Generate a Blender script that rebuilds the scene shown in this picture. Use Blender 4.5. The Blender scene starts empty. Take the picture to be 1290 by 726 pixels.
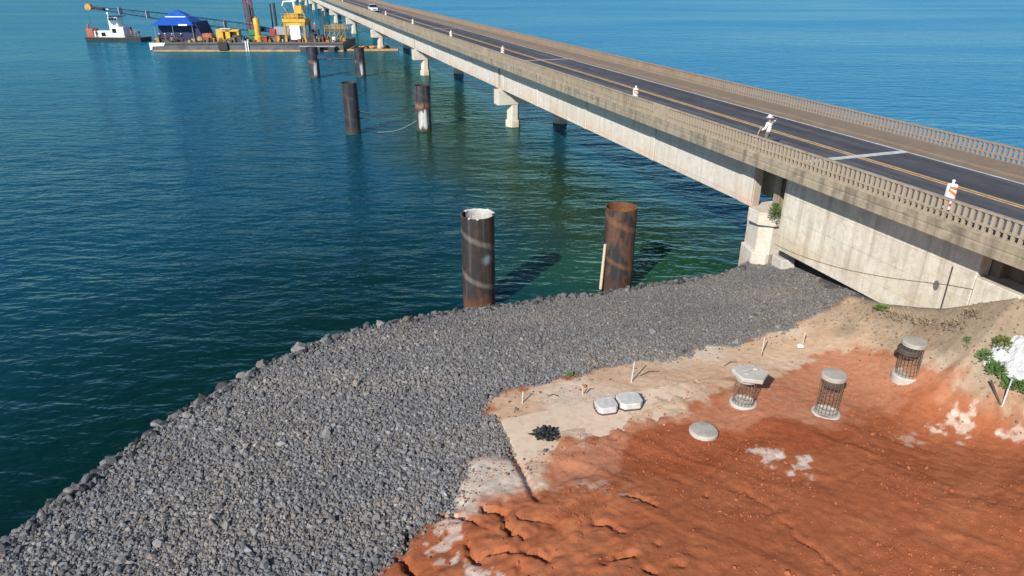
import bpy, bmesh, math, random
import numpy as np
from mathutils import Vector, Matrix, Euler
R = math.radians
rnd = random.Random(7)
nrs = np.random.RandomState(11)
sc = bpy.context.scene
COL = sc.collection

# ------------------------------------------------------------------ camera
PITCH, HCAM, FPX = R(24.6), 16.0, 875.0
cd = bpy.data.cameras.new('camera'); cam = bpy.data.objects.new('camera', cd); COL.objects.link(cam)
cam.location = (0, 0, HCAM); cam.rotation_euler = (R(90) - PITCH, 0, 0)
cd.sensor_width = 36; cd.lens = FPX / 1290 * 36; cd.clip_start = 0.1; cd.clip_end = 20000
sc.camera = cam

# ------------------------------------------------------------------ sky and sun
SUN_EL, SUN_AZ = R(33), R(210)          # azimuth clockwise from +Y
w = bpy.data.worlds.new('World'); sc.world = w; w.use_nodes = True
wn = w.node_tree.nodes; wl = w.node_tree.links
sky = wn.new('ShaderNodeTexSky'); sky.sky_type = 'NISHITA'; sky.sun_disc = False
sky.sun_elevation = SUN_EL; sky.sun_rotation = SUN_AZ; sky.altitude = 400; sky.air_density = 1.0; sky.dust_density = 0.1; sky.ozone_density = 4.0
bg = wn['Background']; bg.inputs[1].default_value = 0.1
wl.new(sky.outputs[0], bg.inputs[0])
sd = Vector((math.sin(SUN_AZ) * math.cos(SUN_EL), math.cos(SUN_AZ) * math.cos(SUN_EL), math.sin(SUN_EL)))
ld = bpy.data.lights.new('sun', 'SUN'); ld.energy = 4.6; ld.angle = R(0.53); ld.color = (1, 0.95, 0.87)
lo = bpy.data.objects.new('sun', ld); COL.objects.link(lo); lo.rotation_euler = sd.to_track_quat('Z', 'Y').to_euler()
lo.location = (0, -40, 60)
sc.view_settings.view_transform = 'Standard'; sc.view_settings.look = 'None'
sc.view_settings.gamma = 1; sc.view_settings.use_curve_mapping = False
sc.view_settings.exposure = 0.42
sc.render.engine = 'CYCLES'
sc.render.resolution_x = 1024; sc.render.resolution_y = 576

# ------------------------------------------------------------------ where a spot of the photograph lies on the ground (used for the map of the site only)
_F = np.array([0, math.cos(PITCH), -math.sin(PITCH)]); _U = np.array([0, math.sin(PITCH), math.cos(PITCH)]); _R = np.array([1., 0, 0])
def P(px, py, z=0.0):
    d = _F + _R * ((px - 645) / FPX) + _U * ((363 - py) / FPX)
    return np.array([0, 0, HCAM]) + d * ((z - HCAM) / d[2])
BROT = R(19.19)                          # bridge axis, turned left of straight ahead
B = np.array([-math.sin(BROT), math.cos(BROT), 0]); N = np.array([math.cos(BROT), math.sin(BROT), 0])
def NB(n, b, z=0.0):
    p = N * n + B * b; return Vector((p[0], p[1], z))

# ------------------------------------------------------------------ noise
def _hash(ix, iy, s):
    h = (ix.astype(np.int64) * 374761393 + iy.astype(np.int64) * 668265263 + s * 974711) & 0x7fffffff
    h = ((h ^ (h >> 13)) * 1274126177) & 0x7fffffff
    return ((h ^ (h >> 16)) & 0xffff) / 65535.0
def vnoise(x, y, s=0):
    x = np.asarray(x, float); y = np.asarray(y, float)
    ix = np.floor(x); iy = np.floor(y); fx = x - ix; fy = y - iy
    fx = fx * fx * fx * (fx * (fx * 6 - 15) + 10); fy = fy * fy * fy * (fy * (fy * 6 - 15) + 10)
    a = _hash(ix, iy, s); b = _hash(ix + 1, iy, s); c = _hash(ix, iy + 1, s); d = _hash(ix + 1, iy + 1, s)
    return (a + (b - a) * fx) * (1 - fy) + (c + (d - c) * fx) * fy
def fbm(x, y, oct=4, s=0):
    t = 0; a = .5; n = 0
    for i in range(oct):
        t = t + a * vnoise(x * 2 ** i + 17.3 * i, y * 2 ** i - 9.1 * i, s + i); n += a; a *= .5
    return t / n
def sstep(a, b, x):
    t = np.clip((x - a) / (b - a), 0, 1); return t * t * (3 - 2 * t)
def seg_dist(x, y, pts):
    d = np.full(np.shape(x), 1e9)
    for (ax, ay), (bx, by) in zip(pts[:-1], pts[1:]):
        vx, vy = bx - ax, by - ay; L = vx * vx + vy * vy + 1e-12
        t = np.clip(((x - ax) * vx + (y - ay) * vy) / L, 0, 1)
        d = np.minimum(d, np.hypot(x - ax - t * vx, y - ay - t * vy))
    return d
def inside(x, y, pts):
    r = np.zeros(np.shape(x), bool); n = len(pts); j = n - 1
    for i in range(n):
        xi, yi = pts[i]; xj, yj = pts[j]
        c = ((yi > y) != (yj > y)) & (x < (xj - xi) * (y - yi) / ((yj - yi) if yj != yi else 1e-12) + xi)
        r ^= c; j = i
    return r
def sdf(x, y, poly):                     # positive inside
    d = seg_dist(x, y, list(poly) + [poly[0]]); return np.where(inside(x, y, poly), d, -d)

# ------------------------------------------------------------------ materials
def new_mat(name):
    m = bpy.data.materials.new(name); m.use_nodes = True
    return m, m.node_tree.nodes, m.node_tree.links, m.node_tree.nodes['Principled BSDF']
def lin(*c): return tuple(((v / 255) / 12.92 if v / 255 <= .04045 else ((v / 255 + .055) / 1.055) ** 2.4) for v in c)
def nz(nd, lk, scale, detail=5, rough=.6, vec=None, scl=None):
    t = nd.new('ShaderNodeTexNoise'); t.inputs['Scale'].default_value = scale; t.inputs['Detail'].default_value = detail; t.inputs['Roughness'].default_value = rough
    c = nd.new('ShaderNodeTexCoord'); out = c.outputs['Object'] if vec is None else vec
    if scl:
        mp = nd.new('ShaderNodeMapping'); mp.inputs['Scale'].default_value = scl; lk.new(out, mp.inputs[0]); out = mp.outputs[0]
    lk.new(out, t.inputs['Vector']); return t
def ramp(nd, lk, src, stops):
    r = nd.new('ShaderNodeValToRGB'); e = r.color_ramp.elements
    while len(e) < len(stops): e.new(.5)
    for k, (p, c) in enumerate(stops): e[k].position = p; e[k].color = (*c, 1) if len(c) == 3 else c
    lk.new(src, r.inputs[0]); return r
def mix(nd, lk, a, b, f, mode='MIX'):
    m = nd.new('ShaderNodeMix'); m.data_type = 'RGBA'; m.blend_type = mode
    for s, v in ((6, a), (7, b)):
        if isinstance(v, tuple): m.inputs[s].default_value = (*v, 1)
        else: lk.new(v, m.inputs[s])
    if isinstance(f, (int, float)): m.inputs[0].default_value = f
    else: lk.new(f, m.inputs[0])
    return m.outputs[2]
def bump(nd, lk, bs, src, strength=.4, dist=.02, prev=None):
    b = nd.new('ShaderNodeBump'); b.inputs['Strength'].default_value = strength; b.inputs['Distance'].default_value = dist
    lk.new(src, b.inputs['Height'])
    if prev is not None: lk.new(prev, b.inputs['Normal'])
    lk.new(b.outputs[0], bs.inputs['Normal']); return b.outputs[0]
def simple(name, col, rough=.6, metal=0, var=.25, scale=3., bmp=0.0, scl=None):
    m, nd, lk, bs = new_mat(name)
    t = nz(nd, lk, scale, scl=scl)
    lo_ = tuple(c * (1 - var) for c in col); hi = tuple(min(1, c * (1 + var)) for c in col)
    r = ramp(nd, lk, t.outputs[0], [(.3, lo_), (.7, hi)])
    lk.new(r.outputs[0], bs.inputs['Base Color']); bs.inputs['Roughness'].default_value = rough; bs.inputs['Metallic'].default_value = metal
    if bmp: bump(nd, lk, bs, nz(nd, lk, scale * 6).outputs[0], .5, bmp)
    return m
def concrete(name, base, dark, warm, streak=.5, zst=None, rough=.85, form=0):
    m, nd, lk, bs = new_mat(name)
    t = nz(nd, lk, .6, 6, .65); c1 = ramp(nd, lk, t.outputs[0], [(.3, tuple(v * .82 for v in base)), (.7, base)]).outputs[0]
    st = nz(nd, lk, 1.0, 5, .6, scl=(2.2, 2.2, .18)); f = ramp(nd, lk, st.outputs[0], [(.45, (0, 0, 0)), (.75, (1, 1, 1))])
    ml = nd.new('ShaderNodeMath'); ml.operation = 'MULTIPLY'; ml.inputs[1].default_value = streak; lk.new(f.outputs[0], ml.inputs[0])
    c2 = mix(nd, lk, c1, dark, ml.outputs[0])
    if zst:                              # rust coloured water stain between two heights
        tc = nd.new('ShaderNodeTexCoord'); sx = nd.new('ShaderNodeSeparateXYZ'); lk.new(tc.outputs['Object'], sx.inputs[0])
        mr = nd.new('ShaderNodeMapRange'); mr.inputs[1].default_value = zst[0]; mr.inputs[2].default_value = zst[1]; mr.inputs[3].default_value = 1; mr.inputs[4].default_value = 0; lk.new(sx.outputs[2], mr.inputs[0])
        n2 = nz(nd, lk, .8, 5, .6, scl=(1, .5, 1)); r2 = ramp(nd, lk, n2.outputs[0], [(.35, (0, 0, 0)), (.65, (1, 1, 1))])
        mm = nd.new('ShaderNodeMath'); mm.operation = 'MULTIPLY'; lk.new(mr.outputs[0], mm.inputs[0]); lk.new(r2.outputs[0], mm.inputs[1])
        m3 = nd.new('ShaderNodeMath'); m3.operation = 'MULTIPLY'; m3.inputs[1].default_value = .7; lk.new(mm.outputs[0], m3.inputs[0])
        c2 = mix(nd, lk, c2, warm, m3.outputs[0])
    md = nz(nd, lk, 2.4, 6, .72); f3 = ramp(nd, lk, md.outputs[0], [(.46, (0, 0, 0)), (.68, (.6, .6, .6))]); c2 = mix(nd, lk, c2, dark, f3.outputs[0])
    sp = nz(nd, lk, 9, 4, .7); f2 = ramp(nd, lk, sp.outputs[0], [(.58, (0, 0, 0)), (.72, (.5, .5, .5))]); c2 = mix(nd, lk, c2, dark, f2.outputs[0])
    if form:                             # board marks and pour joints of the formwork
        tc = nd.new('ShaderNodeTexCoord'); sx = nd.new('ShaderNodeSeparateXYZ'); cb = nd.new('ShaderNodeCombineXYZ'); lk.new(tc.outputs['Object'], sx.inputs[0]); lk.new(sx.outputs[1], cb.inputs[0]); lk.new(sx.outputs[2], cb.inputs[1])
        bk = nd.new('ShaderNodeTexBrick'); bk.offset = 0; bk.inputs['Scale'].default_value = 1; bk.inputs['Brick Width'].default_value = form; bk.inputs['Row Height'].default_value = form * .4; bk.inputs['Mortar Size'].default_value = .012; bk.inputs['Mortar Smooth'].default_value = .3
        bk.inputs['Color1'].default_value = (1, 1, 1, 1); bk.inputs['Color2'].default_value = (.9, .89, .87, 1); bk.inputs['Mortar'].default_value = (.55, .52, .48, 1); lk.new(cb.outputs[0], bk.inputs['Vector'])
        c2 = mix(nd, lk, c2, bk.outputs[0], .75, 'MULTIPLY')
    lk.new(c2, bs.inputs['Base Color']); bs.inputs['Roughness'].default_value = rough
    bump(nd, lk, bs, nz(nd, lk, 14, 5, .7).outputs[0], .35, .02)
    return m
def attr_mat(name, attr='tint', rough=.9, noise=(14., .25), bmp=(25., .4, .02), spec=.3, metal=0):
    m, nd, lk, bs = new_mat(name)
    a = nd.new('ShaderNodeAttribute'); a.attribute_name = attr
    t = nz(nd, lk, noise[0], 6, .7); r = ramp(nd, lk, t.outputs[0], [(.3, (1 - noise[1],) * 3), (.7, (1 + noise[1] * .6,) * 3)])
    lk.new(mix(nd, lk, a.outputs[0], r.outputs[0], 1.0, 'MULTIPLY'), bs.inputs['Base Color'])
    bs.inputs['Roughness'].default_value = rough; bs.inputs['Specular IOR Level'].default_value = spec; bs.inputs['Metallic'].default_value = metal
    if bmp: bump(nd, lk, bs, nz(nd, lk, bmp[0], 6, .7).outputs[0], bmp[1], bmp[2])
    return m

M = {}
M['girder'] = concrete('girder_concrete', (.70, .65, .58), (.42, .36, .29), (.60, .34, .17), .75, (3.9, 5.4), .85, 3.7)
M['abutment'] = concrete('abutment_concrete', (.70, .65, .55), (.33, .275, .20), (.50, .34, .17), .85, (2.2, 4.4), .85, 2.75)
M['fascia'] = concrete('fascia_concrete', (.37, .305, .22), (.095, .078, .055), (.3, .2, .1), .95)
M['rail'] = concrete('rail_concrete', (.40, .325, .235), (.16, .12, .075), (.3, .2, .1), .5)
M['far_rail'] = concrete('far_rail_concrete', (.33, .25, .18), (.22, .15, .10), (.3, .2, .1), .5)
M['stained_shaded'] = concrete('stained_shaded_concrete', (.24, .17, .11), (.09, .06, .04), (.3, .13, .05), .8, (4, 7))  # shade of the recess put into the dark brown base, stains on top
M['pier'] = concrete('pier_concrete', (.66, .60, .52), (.38, .30, .2), (.45, .24, .10), .35, (.2, 1.6))
M['walk'] = concrete('walkway_concrete', (.24, .18, .125), (.15, .11, .075), (.3, .2, .1), .4)
M['slab'] = concrete('dusty_slab', (.66, .52, .38), (.46, .28, .17), (.45, .25, .14), .35)
M['pale'] = concrete('pale_concrete', (.50, .48, .43), (.32, .28, .22), (.4, .3, .2), .3)
M['capc'] = concrete('weathered_concrete', (.44, .40, .34), (.20, .175, .14), (.3, .2, .1), .4)
M['capd'] = simple('hole_shade', (.13, .125, .12), .9, 0, .3, 6)  # shade inside the drain hole, painted as a flat dark oval
M['white_conc'] = simple('white_concrete', (.50, .48, .45), .8, 0, .22, 4, .02)
M['rust_bar'] = simple('rusty_rebar', (.16, .105, .07), .8, 0, .4, 6)
M['dark_conc'] = simple('dark_form', (.065, .052, .045), .8, 0, .3, 6)
M['black_plastic'] = simple('black_plastic', (.012, .012, .013), .6, 0, .3, 5)
M['wood'] = simple('bare_wood', (.55, .45, .33), .8, 0, .2, 9)
M['twig'] = simple('dry_twig', (.09, .06, .04), .9, 0, .3, 8)
M['white'] = simple('white_paint', (.75, .75, .73), .45, 0, .08, 5)
M['white_cloth'] = simple('white_cloth', (.50, .50, .50), .8, 0, .3, 2.5, .02)
M['orange'] = simple('orange_band', (.62, .16, .03), .5, 0, .15, 5)
M['redband'] = simple('red_band', (.45, .06, .04), .5, 0, .15, 5)
M['rubber'] = simple('black_rubber', (.02, .02, .02), .7, 0, .3, 6)
M['yellow'] = simple('yellow_machine_paint', (.58, .33, .035), .5, 0, .25, 1.6)
M['yellow_rust'] = simple('worn_yellow_paint', (.42, .23, .05), .6, 0, .45, 1.3)
M['blue'] = simple('blue_tarp', (.008, .075, .38), .55, 0, .2, 1.5)
M['navy'] = simple('navy_sheet', (.012, .022, .075), .7, 0, .3, 1.0)
M['boom_blue'] = simple('dark_blue_steel', (.012, .035, .09), .5, 0, .3, 1.0)
M['hull'] = simple('grey_hull', (.085, .09, .095), .7, 0, .45, .5)
M['hull_black'] = simple('black_hull', (.02, .022, .022), .6, 0, .3, .5)
M['float_orange'] = simple('rust_orange_float', (.42, .22, .075), .7, 0, .35, .7)
M['deck'] = simple('rusty_deck', (.17, .11, .075), .8, 0, .4, .8)
M['green'] = simple('green_paint', (.03, .16, .08), .5, 0, .25, 1.5)
M['red'] = simple('dull_red_paint', (.30, .035, .035), .6, 0, .3, 1.5)
M['redorange'] = simple('red_orange_paint', (.34, .10, .05), .6, 0, .3, 1.5)
M['steel'] = simple('dark_steel', (.05, .05, .055), .5, .3, .3, 2)
M['greysteel'] = simple('grey_steel', (.28, .29, .30), .5, .2, .25, 2)
M['glass'] = simple('dark_glass', (.01, .012, .016), .12, 0, .1, 1)
M['car_paint'] = simple('silver_car_paint', (.62, .63, .64), .3, .2, .05, 1)
M['skin'] = simple('skin', (.32, .17, .11), .6, 0, .1, 8)
M['vest'] = simple('pale_hivis_cloth', (.80, .82, .70), .8, 0, .12, 6)
M['trousers'] = simple('khaki_trousers', (.17, .15, .12), .85, 0, .2, 6)
M['marking_white'] = simple('road_white', (.50, .50, .47), .7, 0, .3, 2.5)
M['marking_yellow'] = simple('road_yellow', (.52, .33, .13), .7, 0, .3, 2.5)
M['joint'] = simple('pale_joint', (.36, .35, .34), .8, 0, .3, 1.5)
M['grassy'] = simple('fresh_grass', (.10, .16, .03), .8, 0, .4, 2)
M['leafy'] = simple('leaf_green', (.10, .19, .045), .7, 0, .4, 2)
M['leafy_yellow'] = simple('leaf_yellow_green', (.14, .17, .04), .7, 0, .35, 2)
M['dry_grass'] = simple('dry_grass', (.27, .205, .12), .9, 0, .35, 2)
M['rock'] = attr_mat('basalt_rock', 'tint', .85, (3., .3), (9., .6, .06))
M['gravel'] = attr_mat('crushed_rock', 'tint', .85, (6., .2), None)
M['pile'] = attr_mat('pile_steel', 'tint', .55, (9., .3), (6., .15, .02), .4)
M['ground'] = attr_mat('bare_soil', 'tint', .95, (4.5, .20), (7., .6, .05), .1)
M['heap'] = attr_mat('crumpled_sheet', 'tint', .45, (5., .2), None, .5)

def asphalt():
    m, nd, lk, bs = new_mat('asphalt')
    t = nz(nd, lk, 1.0, 5, .6, scl=(1.1, .02, 1)); c = ramp(nd, lk, t.outputs[0], [(.35, (.044, .042, .048)), (.52, (.066, .063, .068)), (.68, (.125, .118, .12))])
    t2 = nz(nd, lk, 1.2, 6, .7, scl=(1, .35, 1)); f = ramp(nd, lk, t2.outputs[0], [(.35, (.66,) * 3), (.7, (1.28,) * 3)])
    lk.new(mix(nd, lk, c.outputs[0], f.outputs[0], 1, 'MULTIPLY'), bs.inputs['Base Color']); bs.inputs['Roughness'].default_value = .8
    bump(nd, lk, bs, nz(nd, lk, 60, 3, .7).outputs[0], .3, .01); return m
M['asphalt'] = asphalt()

def water_mat():
    m, nd, lk, bs = new_mat('lake_water')
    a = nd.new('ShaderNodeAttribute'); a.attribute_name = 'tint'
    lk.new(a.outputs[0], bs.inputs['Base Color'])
    bs.inputs['Roughness'].default_value = .09; bs.inputs['IOR'].default_value = 1.33; bs.inputs['Specular IOR Level'].default_value = .3
    tc = nd.new('ShaderNodeTexCoord')
    def wave(scale, rot, sx, sy, det):
        mp = nd.new('ShaderNodeMapping'); mp.inputs['Rotation'].default_value = (0, 0, rot); mp.inputs['Scale'].default_value = (sx, sy, 1)
        lk.new(tc.outputs['Object'], mp.inputs[0])
        t = nd.new('ShaderNodeTexNoise'); t.inputs['Scale'].default_value = scale; t.inputs['Detail'].default_value = det; t.inputs['Roughness'].default_value = .55; t.inputs['Distortion'].default_value = .4
        lk.new(mp.outputs[0], t.inputs['Vector']); return t.outputs[0]
    p = None
    for sc_, rot, sx, sy, det, st, ds in ((.22, R(25), .5, 1.3, 3, .6, .7), (.75, R(35), .5, 1.2, 3, .8, .3), (2.1, R(18), .6, 1.1, 2, .65, .1)):
        p = bump(nd, lk, bs, wave(sc_, rot, sx, sy, det), st, ds, p)
    # gusts: patches of rougher and calmer water; waves turned to the viewer keep the mirror part below a flat pane's
    g = wave(.018, R(8), .35, 1.6, 3); r = ramp(nd, lk, g, [(.38, (.06,) * 3), (.62, (.2,) * 3)])
    df = nd.new('ShaderNodeBsdfDiffuse'); gl_ = nd.new('ShaderNodeBsdfGlossy'); fr = nd.new('ShaderNodeFresnel'); fr.inputs[0].default_value = 1.33
    gl_.inputs[0].default_value = (.50, .90, 1, 1)
    for sh in (df, gl_, fr): lk.new(p, sh.inputs['Normal'])
    lk.new(a.outputs[0], df.inputs[0]); lk.new(r.outputs[0], gl_.inputs['Roughness'])
    ml = nd.new('ShaderNodeMath'); ml.operation = 'MULTIPLY'; ml.inputs[1].default_value = .75; lk.new(fr.outputs[0], ml.inputs[0])
    mn = nd.new('ShaderNodeMath'); mn.operation = 'MINIMUM'; mn.inputs[1].default_value = .32; lk.new(ml.outputs[0], mn.inputs[0])
    mx = nd.new('ShaderNodeMixShader'); lk.new(mn.outputs[0], mx.inputs[0]); lk.new(df.outputs[0], mx.inputs[1]); lk.new(gl_.outputs[0], mx.inputs[2])
    nd.remove(bs); lk.new(mx.outputs[0], nd['Material Output'].inputs[0]); return m
M['water'] = water_mat()

# ------------------------------------------------------------------ mesh helpers
class MB:
    def __init__(s): s.v = []; s.f = []
    def add(s, vs, fs):
        o = len(s.v); s.v += [tuple(v) for v in vs]; s.f += [tuple(i + o for i in f) for f in fs]; return s
    def box(s, x0, x1, y0, y1, z0, z1):
        return s.add([(x0, y0, z0), (x1, y0, z0), (x1, y1, z0), (x0, y1, z0), (x0, y0, z1), (x1, y0, z1), (x1, y1, z1), (x0, y1, z1)],
                     [(0, 3, 2, 1), (4, 5, 6, 7), (0, 1, 5, 4), (1, 2, 6, 5), (2, 3, 7, 6), (3, 0, 4, 7)])
    def prism(s, pts, z0, z1, top=None):
        n = len(pts); t = top or pts
        return s.add([(x, y, z0) for x, y in pts] + [(x, y, z1) for x, y in t], [tuple(range(n))[::-1], tuple(range(n, 2 * n))] + [(i, (i + 1) % n, n + (i + 1) % n, n + i) for i in range(n)])
    def extrude_y(s, pts, y0, y1):       # pts (x,z) counter-clockwise seen from -Y
        n = len(pts)
        return s.add([(x, y0, z) for x, z in pts] + [(x, y1, z) for x, z in pts], [tuple(range(n)), tuple(range(n, 2 * n))[::-1]] + [(i, n + i, n + (i + 1) % n, (i + 1) % n) for i in range(n)])
    def tube(s, p0, p1, r0, r1=None, seg=10, caps=True):
        r1 = r0 if r1 is None else r1; p0 = Vector(p0); p1 = Vector(p1); d = (p1 - p0).normalized()
        a = d.orthogonal().normalized(); b = d.cross(a); vs = []
        for p, r in ((p0, r0), (p1, r1)):
            for k in range(seg): t = 2 * math.pi * k / seg; vs.append(p + (a * math.cos(t) + b * math.sin(t)) * r)
        fs = [(k, (k + 1) % seg, seg + (k + 1) % seg, seg + k) for k in range(seg)]
        if caps: fs += [tuple(range(seg))[::-1], tuple(range(seg, 2 * seg))]
        return s.add(vs, fs)
    def path(s, pts, r, seg=6):
        for a, b in zip(pts[:-1], pts[1:]): s.tube(a, b, r, r, seg)
        return s
    def lathe(s, prof, seg=24, c=(0, 0)):
        vs = []; n = len(prof)
        for r, z in prof:
            for k in range(seg): t = 2 * math.pi * k / seg; vs.append((c[0] + r * math.cos(t), c[1] + r * math.sin(t), z))
        fs = [(i * seg + k, i * seg + (k + 1) % seg, (i + 1) * seg + (k + 1) % seg, (i + 1) * seg + k) for i in range(n - 1) for k in range(seg)]
        if prof[0][0] > 1e-4: fs.append(tuple(range(seg))[::-1])
        if prof[-1][0] > 1e-4: fs.append(tuple(range((n - 1) * seg, n * seg)))
        return s.add(vs, fs)
    def build(s, name, m, parent=None, bevel=0, smooth=False, loc=None):
        me = bpy.data.meshes.new(name); me.from_pydata(s.v, [], s.f); me.update()
        me.materials.append(m)
        bm = bmesh.new(); bm.from_mesh(me); bmesh.ops.recalc_face_normals(bm, faces=bm.faces)
        if bevel:
            es = [e for e in bm.edges if len(e.link_faces) == 2 and e.calc_face_angle(0) > .5]
            bmesh.ops.bevel(bm, geom=es, offset=bevel, segments=1, affect='EDGES', clamp_overlap=True)
        bm.to_mesh(me); bm.free()
        if smooth:
            me.shade_smooth()
            try: me.set_sharp_from_angle(angle=R(40))
            except Exception: pass
        o = bpy.data.objects.new(name, me); COL.objects.link(o)
        if parent: o.parent = parent
        if loc is not None: o.location = loc
        return o
def tag(o, label=None, cat=None, group=None, kind=None):
    for k, v in (('label', label), ('category', cat), ('group', group), ('kind', kind)):
        if v: o[k] = v
    return o
def empty(name, loc=(0, 0, 0), rz=0, label=None, cat=None, group=None):
    o = bpy.data.objects.new(name, None); COL.objects.link(o); o.location = loc; o.rotation_euler = (0, 0, rz); o.empty_display_size = .3
    return tag(o, label, cat, group)
def part(name, m, parent, fn, **k):
    mb = MB(); fn(mb); return mb.build(name, m, parent, **k)
def copy_tree(o, parent=None):
    c = o.copy(); COL.objects.link(c)
    if parent: c.parent = parent
    for ch in list(o.children): copy_tree(ch, c)
    return c
def set_tint(me, cols):
    a = me.color_attributes.new('tint', 'FLOAT_COLOR', 'POINT')
    c = np.ones((len(cols), 4), np.float32); c[:, :3] = cols; a.data.foreach_set('color', c.ravel())
def np_mesh(name, V, F, m, parent=None, tint=None, smooth=False):
    me = bpy.data.meshes.new(name); F = np.asarray(F, np.int32); k = F.shape[1]
    me.vertices.add(len(V)); me.vertices.foreach_set('co', np.asarray(V, np.float32).ravel())
    me.loops.add(F.size); me.loops.foreach_set('vertex_index', F.ravel())
    me.polygons.add(len(F)); me.polygons.foreach_set('loop_start', np.arange(0, F.size, k, dtype=np.int32))
    me.polygons.foreach_set('use_smooth', np.full(len(F), smooth, bool))
    me.update(calc_edges=True); me.materials.append(m)
    if tint is not None: set_tint(me, tint)
    o = bpy.data.objects.new(name, me); COL.objects.link(o)
    if parent: o.parent = parent
    return o
#@@STRUCT
# ------------------------------------------------------------------ map of the site
crest_px = [(0, 690), (60, 640), (120, 598), (200, 537), (280, 490), (330, 463), (400, 431), (470, 410), (560, 392), (640, 384), (700, 374), (760, 368), (860, 352), (930, 341), (985, 328)]
crest = [tuple(P(x, y, .6)[:2]) for x, y in crest_px]
x0, y0 = crest[0]
shore = [(-150, -160), (-60, -40), (-30, -6), (x0 - 5.5, y0 - 6.2)] + crest + [(20, 41), (28, 46), (45, 52), (80, 70), (400, 160)]
LAND = shore + [(400, -400), (-150, -400)]
ctrl = [(x, y, .6) for x, y in crest[1:]]
for px, py, z in [(300, 600, .85), (450, 650, .95), (150, 700, .8), (500, 500, .85), (650, 440, .85), (800, 400, .85), (900, 380, .95), (950, 355, .9), (1010, 365, 1.3), (1050, 375, 1.75), (1090, 386, 2.25),
                  (1000, 415, 1.4), (850, 450, 1.05), (700, 480, 1.0), (615, 505, .95), (560, 600, .95), (500, 690, 1.0), (470, 724, 1.0),
                  (700, 530, 1.15), (800, 510, 1.2), (886, 548, 1.25), (936, 510, 1.35), (1040, 523, 1.5), (1141, 475, 1.8), (1200, 440, 2.35), (1130, 410, 2.2),
                  (1187, 390, 3.55), (1150, 393, 2.95), (1230, 388, 4.2), (1270, 376, 5.2), (1262, 512, 2.0), (1275, 425, 3.1), (1290, 726, 1.9), (900, 726, 1.9), (700, 700, 1.65), (560, 720, 1.25), (1100, 620, 1.8), (640, 650, 1.3), (780, 640, 1.55)]:
    q = P(px, py, z); ctrl.append((q[0], q[1], z))
for n_, b_, z in [(24.5, 20.8, 2.45), (24.5, 24, 1.9), (26, 30, 1.0), (29, 26, 2.2), (29, 18, 3.2), (27, 13, 2.8), (24.4, 11, 2.6), (33, 20, 3.5), (36, 28, 1.2), (40, 10, 4), (20, 2, 2.6), (22, 8, 3.2)]:
    q = NB(n_, b_); ctrl.append((q.x, q.y, z))
for q in [(-20, 0, .8), (0, 0, 1.6), (-40, -60, 1), (40, -60, 3), (0, -60, 2), (100, 0, 3), (20, 5, 2.4), (-12, 8, .9)]: ctrl.append(q)
ctrl = np.array(ctrl); CC = 3.0
def _phi(ax, ay, bx, by): return np.sqrt((ax[:, None] - bx) ** 2 + (ay[:, None] - by) ** 2 + CC * CC)
_A = _phi(ctrl[:, 0], ctrl[:, 1], ctrl[:, 0], ctrl[:, 1]); _m = ctrl[:, 2].mean()
_w = np.linalg.solve(_A - np.eye(len(ctrl)) * .12, ctrl[:, 2] - _m)
def rbf(x, y):
    out = np.empty(len(x))
    for i in range(0, len(x), 40000): out[i:i + 40000] = _phi(x[i:i + 40000], y[i:i + 40000], ctrl[:, 0], ctrl[:, 1]) @ _w + _m
    n_ = x * N[0] + y * N[1]; b_ = x * B[0] + y * B[1]
    zw = np.interp(b_, [-30, 8, 10.5, 13.4, 15.3, 17, 17.95, 20.8, 24, 28], [2.6, 2.5, 2.8, 4.7, 5.35, 4.2, 3.6, 2.45, 1.75, 1.0])
    wob_ = (fbm(x * .6, y * .6, 4, 151) - .5) * .5
    wd = zw - 1.25 * np.maximum(0, 24.45 - n_ + wob_ * sstep(0, 1.5, 24.5 - n_)) - .9 * np.maximum(0, n_ - 30)
    k = .35; m_ = np.maximum(out, wd); out = m_ + k * .5 * np.exp(-np.abs(out - wd) / k)
    return np.clip(out, .3, 7)
def px_poly(pts, z): return [tuple(P(x, y, z)[:2]) for x, y in pts]
GRAVEL = px_poly([(-200, 900), (-60, 760)], .8) + [(p[0] - .0, p[1] + 3) for p in crest] + px_poly([(1040, 352), (1120, 386)], 2.2) + \
    px_poly([(1075, 397), (1010, 412), (940, 430), (840, 450), (790, 455), (735, 466), (690, 477), (650, 489), (618, 502), (612, 512), (634, 534), (645, 556), (652, 578), (600, 578), (572, 596), (562, 625), (552, 645), (535, 652), (500, 682), (470, 740), (440, 900)], 1.0)
SLABZ = 1.22
_s0, _s1, _s2 = (P(632, 529, SLABZ)[:2], P(674, 619, SLABZ)[:2], P(772, 500, SLABZ)[:2])
_eu = (_s2 - _s0) / np.linalg.norm(_s2 - _s0); _ev = (_s1 - _s0) - _eu * ((_s1 - _s0) @ _eu); VLEN = np.linalg.norm(_ev); _ev /= VLEN; _sk = ((_s1 - _s0) @ _eu) / VLEN
def slab_uv(x, y):                       # u right from the skewed left edge, v towards the camera from the top edge
    dx, dy = x - _s0[0], y - _s0[1]; v = dx * _ev[0] + dy * _ev[1]; return dx * _eu[0] + dy * _eu[1] - _sk * v, v
_old = px_poly([(632, 529), (700, 513), (770, 500), (870, 478), (960, 520), (880, 600), (760, 640), (674, 619)], 1.15)
DIRT_EDGE = px_poly([(470, 760), (480, 700), (500, 684), (540, 660), (556, 648), (600, 655), (640, 632), (700, 622)], 1.0)
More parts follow.
